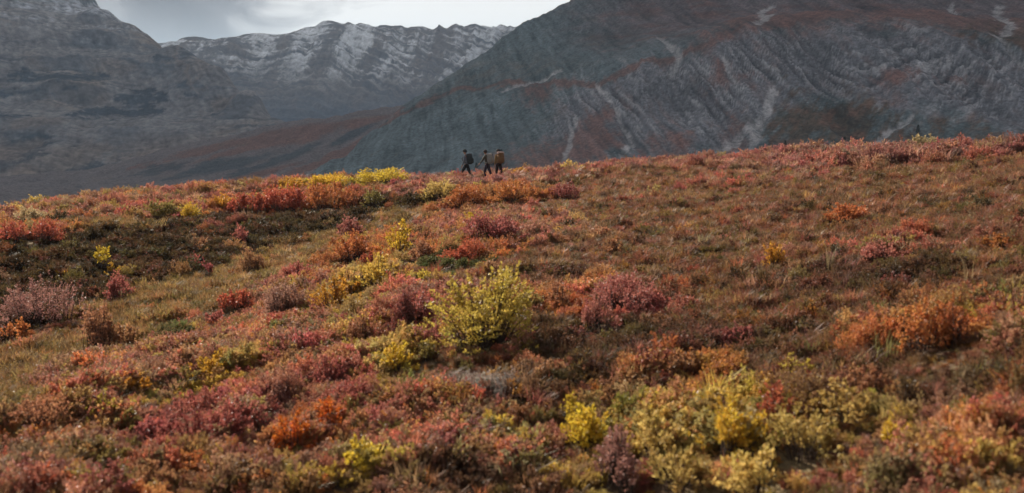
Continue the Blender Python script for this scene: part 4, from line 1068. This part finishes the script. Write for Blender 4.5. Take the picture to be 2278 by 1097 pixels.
# ================================================================== SPRUCES
M_NEEDLE = noisy_mat('spruce_needles', (0.022, 0.032, 0.016), (0.045, 0.055, 0.026), 8.0)
M_BARK = noisy_mat('spruce_bark', (0.05, 0.038, 0.03), (0.09, 0.07, 0.055), 20.0)
def spruce_mesh(h, rng):
    n = 900
    t = rng.uniform(0.06, 1, n) ** 0.8
    a = rng.uniform(0, 6.283, n)
    lay = np.round(t * 13) / 13
    rad = h * 0.24 * (1.02 - lay) * rng.uniform(0.3, 1, n)
    P = np.stack([np.cos(a) * rad, np.sin(a) * rad, h * (t * 0.6 + lay * 0.4) - rad * 0.25], 1)
    ax = unit(np.stack([np.cos(a), np.sin(a), rng.uniform(-0.5, 0.2, n)], 1))
    V, F = leaf_quads(P, ax, unit(rng.normal(0, 0.4, (n, 3)) + [0, 0, 1]), rng.uniform(0.06, 0.12, n) * h, rng.uniform(0.04, 0.07, n) * h)
    cur = np.array([[[0, 0, -0.3], [0.01 * h, 0, h * 0.35], [0, 0.01 * h, h * 0.7], [0, 0, h * 0.98]]])
    SV, SF = tubes(cur, np.array([0.022 * h]), np.array([0.003 * h]), 6)
    return raw_mesh('crown', V, F, None, M_NEEDLE), raw_mesh('trunk', SV, SF, None, M_BARK)
spr = [spruce_mesh(1.0, np.random.default_rng(90 + k)) for k in range(2)]
def surf_hit(px, py, surf):
    X_, Y_, Z_ = surf
    d = ray(px, py); R_ = np.hypot(X_, Y_)
    off = np.hypot(np.arctan2(X_, Y_) - math.atan2(d[0], d[1]), Z_ / R_ - d[2])
    m = (off < 0.0012) & (R_ > 500)
    if not m.any(): m = off <= off[R_ > 500].min() + 1e-6
    j = np.where(m.ravel())[0]; j = j[np.argmin(R_.ravel()[j])]
    return np.array([X_.ravel()[j], Y_.ravel()[j], Z_.ravel()[j]]), R_.ravel()[j]
for i, (px, py, hpx, label) in enumerate([
    (1115, 364, 34, 'dark spruce rising right behind the rearmost hiker'),
    (1094, 366, 26, 'dark spruce between the middle and the rearmost hiker'),
    (1060, 374, 14, 'short dark spruce between the leading and the middle hiker'),
    (1747, 328, 16, 'small dark spruce at the foot of the slope, above the middle of the brown slope'),
    (1880, 318, 15, 'small dark spruce at the foot of the slope beside a pale scree streak'),
    (2043, 296, 16, 'small dark spruce on the lower slope, above the pale straw bush')]):
    p, d = surf_hit(px, py, RZ)
    h = hpx * d / FPX
    root = bpy.data.objects.new('spruce_tree', None); COL.objects.link(root)
    root.location = (p[0], p[1], p[2] - 0.5); root.scale = (h * 1.2, h * 1.2, h)
    root.rotation_euler = (0, 0, i * 1.3)
    tag(root, label, 'tree', 'small spruces below the mountain')
    link_part('crown', spr[i % 2][0], root)['kind'] = 'stuff'; link_part('trunk', spr[i % 2][1], root)

# ================================================================== HIKERS
def plain(name, c, rough=0.8):
    return noisy_mat(name, tuple(v * 0.85 for v in c), tuple(min(1, v * 1.15) for v in c), 14.0, rough)
M_SKIN = plain('skin', (0.36, 0.2, 0.14), 0.55)
def skin_obj(name, parent, verts, edges, radii, mat, root=0, sub=2):
    me = bpy.data.meshes.new(name)
    me.from_pydata([tuple(v) for v in verts], edges, [])
    o = link(name, me, parent)
    md = o.modifiers.new('skin', 'SKIN'); md.use_smooth_shade = True
    for i, rd in enumerate(radii):
        me.skin_vertices[0].data[i].radius = (rd, rd) if not isinstance(rd, tuple) else rd
        me.skin_vertices[0].data[i].use_root = (i == root)
    sb = o.modifiers.new('sub', 'SUBSURF'); sb.levels = sub; sb.render_levels = sub
    me.materials.append(mat)
    return o
def ellipsoid(name, parent, c, s, mat, rot=(0, 0, 0), cut=None, nu=16, nv=12, power=1.0):
    V, F = [], []
    for j in range(nv + 1):
        ph = math.pi * j / nv
        for i in range(nu):
            th = 2 * math.pi * i / nu
            f = lambda t: math.copysign(abs(t) ** power, t)
            V.append((s[0] * f(math.sin(ph) * math.cos(th)), s[1] * f(math.sin(ph) * math.sin(th)), max(s[2] * f(math.cos(ph)), -9 if cut is None else cut)))
    for j in range(nv):
        for i in range(nu):
            F.append((j * nu + i, j * nu + (i + 1) % nu, (j + 1) * nu + (i + 1) % nu, (j + 1) * nu + i))
    me = bpy.data.meshes.new(name); me.from_pydata(V, [], F); me.update()
    me.polygons.foreach_set('use_smooth', np.ones(len(F), bool))
    me.materials.append(mat)
    o = link(name, me, parent); o.location = c; o.rotation_euler = rot
    return o
def hiker(px, py, height, heading, pose, jacket, trousers, hat, boots, label):
    p, d = hit(px, py)
    root = bpy.data.objects.new('person', None); COL.objects.link(root)
    root.location = (p[0], p[1], p[2] - 0.02)
    CLEAR.append((p[0], p[1], 0.75)); CLEAR.append((p[0] * 0.975, p[1] * 0.975, 0.7))
    s = height / 1.75
    root.scale = (s, s, s); root.rotation_euler = (0, 0, heading)
    tag(root, label, 'person', 'hikers walking along the crest')
    # the figure faces local -X; Y is sideways
    hip, lean = 0.93, pose['lean']
    def T(z, x0=0.0, y0=0.0):                        # torso point leaning forward above the hip
        return np.array([x0 - lean * (z - hip), y0, z])
    pel, chest, neck, head = T(hip), T(1.30), T(1.48), T(1.60, -0.03)
    V, E, Rr = [], [], []
    def add(v, rd, par=None):
        V.append(np.array(v, float)); Rr.append(rd)
        if par is not None: E.append((par, len(V) - 1))
        return len(V) - 1
    a0 = add(pel, (0.15, 0.115)); a1 = add(T(1.12), (0.135, 0.10), a0); a2 = add(chest, (0.155, 0.11), a1); a3 = add(neck, 0.06, a2); a3b = add(T(1.53, -0.01), 0.055, a3)
    a4 = add(head, 0.085, a3b); a5 = add(head + [0.0, 0, 0.07], 0.09, a4); add(head + [0.005, 0, 0.14], 0.06, a5)
    add(head + [-0.105, 0, 0.03], 0.018, a4)         # nose
    for sy in (-1, 1): add(head + [0.01, 0.092 * sy, 0.03], 0.018, a4)   # ears
    chains = {}
    for sy, nm in ((-1, 'l'), (1, 'r')):
        sh = chest + [0.0, 0.19 * sy, 0.10]; ua, fa = pose['arm'][nm]
        el = sh + np.array([-math.sin(ua), 0.03 * sy, -math.cos(ua)]) * 0.30
        wr = el + np.array([-math.sin(fa), -0.02 * sy, -math.cos(fa)]) * 0.26
        hd = wr + np.array([-math.sin(fa), 0, -math.cos(fa)]) * 0.085
        b0 = add(sh, 0.062, a2); b1 = add(el, 0.046, b0); b2 = add(wr, 0.032, b1); b3 = add(hd, (0.042, 0.022), b2)
        ax = np.array([-math.sin(fa + 0.2), 0, -math.cos(fa + 0.2)])
        for q, ln in ((-1.5, 0.07), (-0.5, 0.085), (0.5, 0.08), (1.5, 0.062)):
            f0 = add(hd + ax * 0.035 + np.array([0.019 * q, 0.004 * sy, 0]), 0.010, b3)
            f1_ = add(V[f0] + ax * ln * 0.5, 0.009, f0)
            add(V[f1_] + (ax + [-0.25, 0, 0]) * ln * 0.5, 0.008, f1_)
        th0 = add(wr + ax * 0.03 + np.array([-0.035, -0.01 * sy, 0]), 0.012, b2)
        add(V[th0] + ax * 0.045 + np.array([-0.02, 0, 0]), 0.010, th0)
        lu, ll = pose['leg'][nm]
        hp = pel + [0, 0.095 * sy, -0.04]
        kn = hp + np.array([-math.sin(lu), 0, -math.cos(lu)]) * 0.43
        an = kn + np.array([-math.sin(ll), 0, -math.cos(ll)]) * 0.42
        c0 = add(hp, 0.092, a0); c1 = add(kn, 0.062, c0); c2 = add(an, 0.042, c1); c3 = add(an + [-0.10, 0, -0.045], 0.04, c2); add(an + [-0.17, 0, -0.05], 0.03, c3)
        chains[nm] = (sh, el, wr, hp, kn, an)
    skin_obj('body', root, V, E, Rr, M_SKIN)
    jv = [T(0.80), T(1.05), chest, T(1.44), T(1.50)]; je = [(0, 1), (1, 2), (2, 3), (3, 4)]; jr = [(0.19, 0.15), (0.175, 0.135), (0.19, 0.14), 0.10, 0.085]
    tv = [pel + [0, 0, 0.06], pel + [0, 0, -0.02]]; te = [(0, 1)]; tr_ = [(0.165, 0.13), (0.175, 0.14)]
    for nm in 'lr':
        sh, el, wr, hp, kn, an = chains[nm]
        k = len(jv); jv += [sh, el, wr]; je += [(2, k), (k, k + 1), (k + 1, k + 2)]; jr += [0.085, 0.068, 0.05]
        k = len(tv); tv += [hp + [0, 0, -0.03], kn, an + [0, 0, 0.05]]; te += [(1, k), (k, k + 1), (k + 1, k + 2)]; tr_ += [0.115, 0.085, 0.072]
        skin_obj('boot', root, [an + [0.0, 0, 0.09], an + [0.02, 0, -0.03], an + [-0.12, 0, -0.05], an + [-0.19, 0, -0.05]], [(0, 1), (1, 2), (2, 3)], [0.06, 0.058, 0.052, 0.042], boots, sub=1)
    skin_obj('jacket', root, jv, je, jr, jacket)
    skin_obj('trousers', root, tv, te, tr_, trousers)
    ellipsoid('hat', root, tuple(head + [0.012, 0, 0.055]), (0.128, 0.118, 0.135), hat, (0, 0.25, 0), cut=-0.035)
    return root, s, lean, heading
def backpack(person, mat, mat2, size, label, roll=None):
    root0, s, lean, heading = person
    root = bpy.data.objects.new('backpack', None); COL.objects.link(root)
    ca, sa = math.cos(heading), math.sin(heading)
    off = (0.27 - lean * 0.3) * s
    root.location = (root0.location.x + ca * off, root0.location.y + sa * off, root0.location.z + 0.92 * s)
    root.rotation_euler = (0, -lean * 0.8, heading); root.scale = (s, s, s)
    tag(root, label, 'backpack', 'backpacks carried by the hikers')
    w, h = size
    ellipsoid('pack_body', root, (0.0, 0, h * 0.5), (0.155, w / 2, h / 2), mat, power=0.55)
    ellipsoid('top_lid', root, (-0.01, 0, h * 0.98), (0.15, w * 0.47, 0.075), mat2, power=0.6)
    ellipsoid('front_pocket', root, (0.15, 0, h * 0.36), (0.06, w * 0.36, h * 0.27), mat, power=0.55)
    for sy in (-1, 1):
        skin_obj('shoulder_strap', root, [(-0.13, 0.1 * sy, h * 0.78), (-0.30, 0.12 * sy, h * 0.86), (-0.43, 0.12 * sy, h * 0.68), (-0.40, 0.14 * sy, h * 0.36), (-0.16, 0.15 * sy, h * 0.15)],
                 [(0, 1), (1, 2), (2, 3), (3, 4)], [0.03] * 5, mat2, sub=1)
    if roll:
        r_ = ellipsoid('sleeping_mat', root, (0.02, 0, h * 1.1), (0.075, w * 0.6, 0.075), roll, power=0.6)
    return root
hk1 = hiker(1038, 396, 1.80, math.radians(-18), {'lean': 0.12, 'arm': {'l': (0.15, 0.35), 'r': (-0.2, 0.1)}, 'leg': {'l': (0.55, 0.25), 'r': (-0.32, -0.55)}},
            plain('grey_blue_jacket', (0.16, 0.19, 0.22)), plain('black_trousers', (0.02, 0.02, 0.022)), plain('dark_cap', (0.025, 0.028, 0.032)), plain('black_boot', (0.03, 0.025, 0.022)),
            'hiker in grey-blue jacket with dark cap striding ahead of the other two')
backpack(hk1, plain('charcoal_pack', (0.035, 0.042, 0.042)), plain('charcoal_lid', (0.06, 0.065, 0.065)), (0.36, 0.56), 'dark charcoal backpack on the leading hiker')
hk2 = hiker(1084, 398, 1.68, math.radians(-24), {'lean': 0.16, 'arm': {'l': (0.55, 0.75), 'r': (-0.35, 0.0)}, 'leg': {'l': (0.3, -0.25), 'r': (-0.30, -0.42)}},
            plain('olive_jacket', (0.085, 0.08, 0.062)), plain('plum_trousers', (0.045, 0.032, 0.045)), plain('brown_hood', (0.04, 0.028, 0.026)), plain('brown_boot', (0.04, 0.028, 0.02)),
            'hiker in olive jacket with one arm reaching forward, in the middle of the three')
backpack(hk2, plain('pale_grey_pack', (0.24, 0.235, 0.215)), plain('pale_grey_lid', (0.34, 0.33, 0.30)), (0.38, 0.6), 'pale grey backpack on the middle hiker')
hk3 = hiker(1110, 397, 1.66, math.radians(-58), {'lean': 0.10, 'arm': {'l': (0.1, 0.4), 'r': (0.0, 0.3)}, 'leg': {'l': (0.28, 0.0), 'r': (-0.22, -0.45)}},
            plain('tan_jacket', (0.24, 0.15, 0.065)), plain('brown_trousers', (0.035, 0.022, 0.02)), plain('dark_hair', (0.03, 0.022, 0.02)), plain('dark_boot', (0.03, 0.022, 0.018)),
            'hiker in tan jacket walking away at the rear of the three')
backpack(hk3, plain('ochre_pack', (0.17, 0.092, 0.04)), plain('ochre_lid', (0.19, 0.105, 0.048)), (0.40, 0.58), 'ochre brown backpack with a pale roll on top on the rearmost hiker', plain('pale_roll', (0.5, 0.36, 0.32)))

# ================================================================== TALL DRY STALKS
M_STRAW = noisy_mat('straw', (0.24, 0.18, 0.09), (0.40, 0.32, 0.18), 6.0)
trng = np.random.default_rng(123)
for px, py, hpx, n, label in [
    (1842, 612, 110, 14, 'tall dry grass stalks right of the lone golden bush'),
    (1690, 622, 60, 12, 'short dry grass stalks at the foot of the lone golden bush'),
    (2152, 640, 90, 12, 'dry grass stalks on the open slope near the right edge'),
    (1870, 735, 60, 60, 'yellow-green grass tussock left of the large orange shrubs'),
    (1960, 705, 56, 50, 'pale green grass tussock just above the large orange shrubs'),
    (1968, 800, 80, 60, 'pale grey-green grass tussock below the large orange shrubs'),
    (1800, 790, 60, 50, 'straw yellow grass tussock below the yellow-green one'),
    (1850, 865, 90, 12, 'tall grass stalks above the upper right end of the large yellow thicket'),
    (2130, 870, 100, 14, 'dry stalks over the dark heath at the lower right')]:
    p, d = hit(px, py)
    h = hpx * d / FPX
    V, Q, T_, va = tuft(trng, h, n, h * (0.3 if n < 20 else 0.9), 0.35 if n < 20 else 0.7, 0.0025 + 0.00012 * d)
    green = 'green' in label
    m = M_LEAF
    root = link('grass_tussock', raw_mesh('grass_tussock', V, Q, T_, m, va))
    root.location = (p[0], p[1], p[2] - 0.02)
    root.color = (0.26, 0.25, 0.09, 1) if green else (0.33, 0.25, 0.13, 1)
    tag(root, label, 'grass tussock', 'grass tussocks on the open slope')

# ================================================================== COVER LAID ROUND THE THINGS
gone = np.zeros(NTRY, bool)
for cx, cy, cr in CLEAR:
    dd = np.hypot(x - cx, y - cy)
    gone |= dd < cr * 0.5
    # lower plants close in front of a thing
    fx, fy = -cx / math.hypot(cx, cy), -cy / math.hypot(cx, cy)
    u, v = (x - cx) * fx + (y - cy) * fy, -(x - cx) * fy + (y - cy) * fx
    near = (u > 0) & (u < cr * 1.0 + 0.9) & (np.abs(v) < cr * 1.1)
    scl[near] *= 0.6
live = ~gone
isg = np.isin(idx, GRASS)
low = np.isin(idx, HEATH) | np.isin(idx, TWIG)
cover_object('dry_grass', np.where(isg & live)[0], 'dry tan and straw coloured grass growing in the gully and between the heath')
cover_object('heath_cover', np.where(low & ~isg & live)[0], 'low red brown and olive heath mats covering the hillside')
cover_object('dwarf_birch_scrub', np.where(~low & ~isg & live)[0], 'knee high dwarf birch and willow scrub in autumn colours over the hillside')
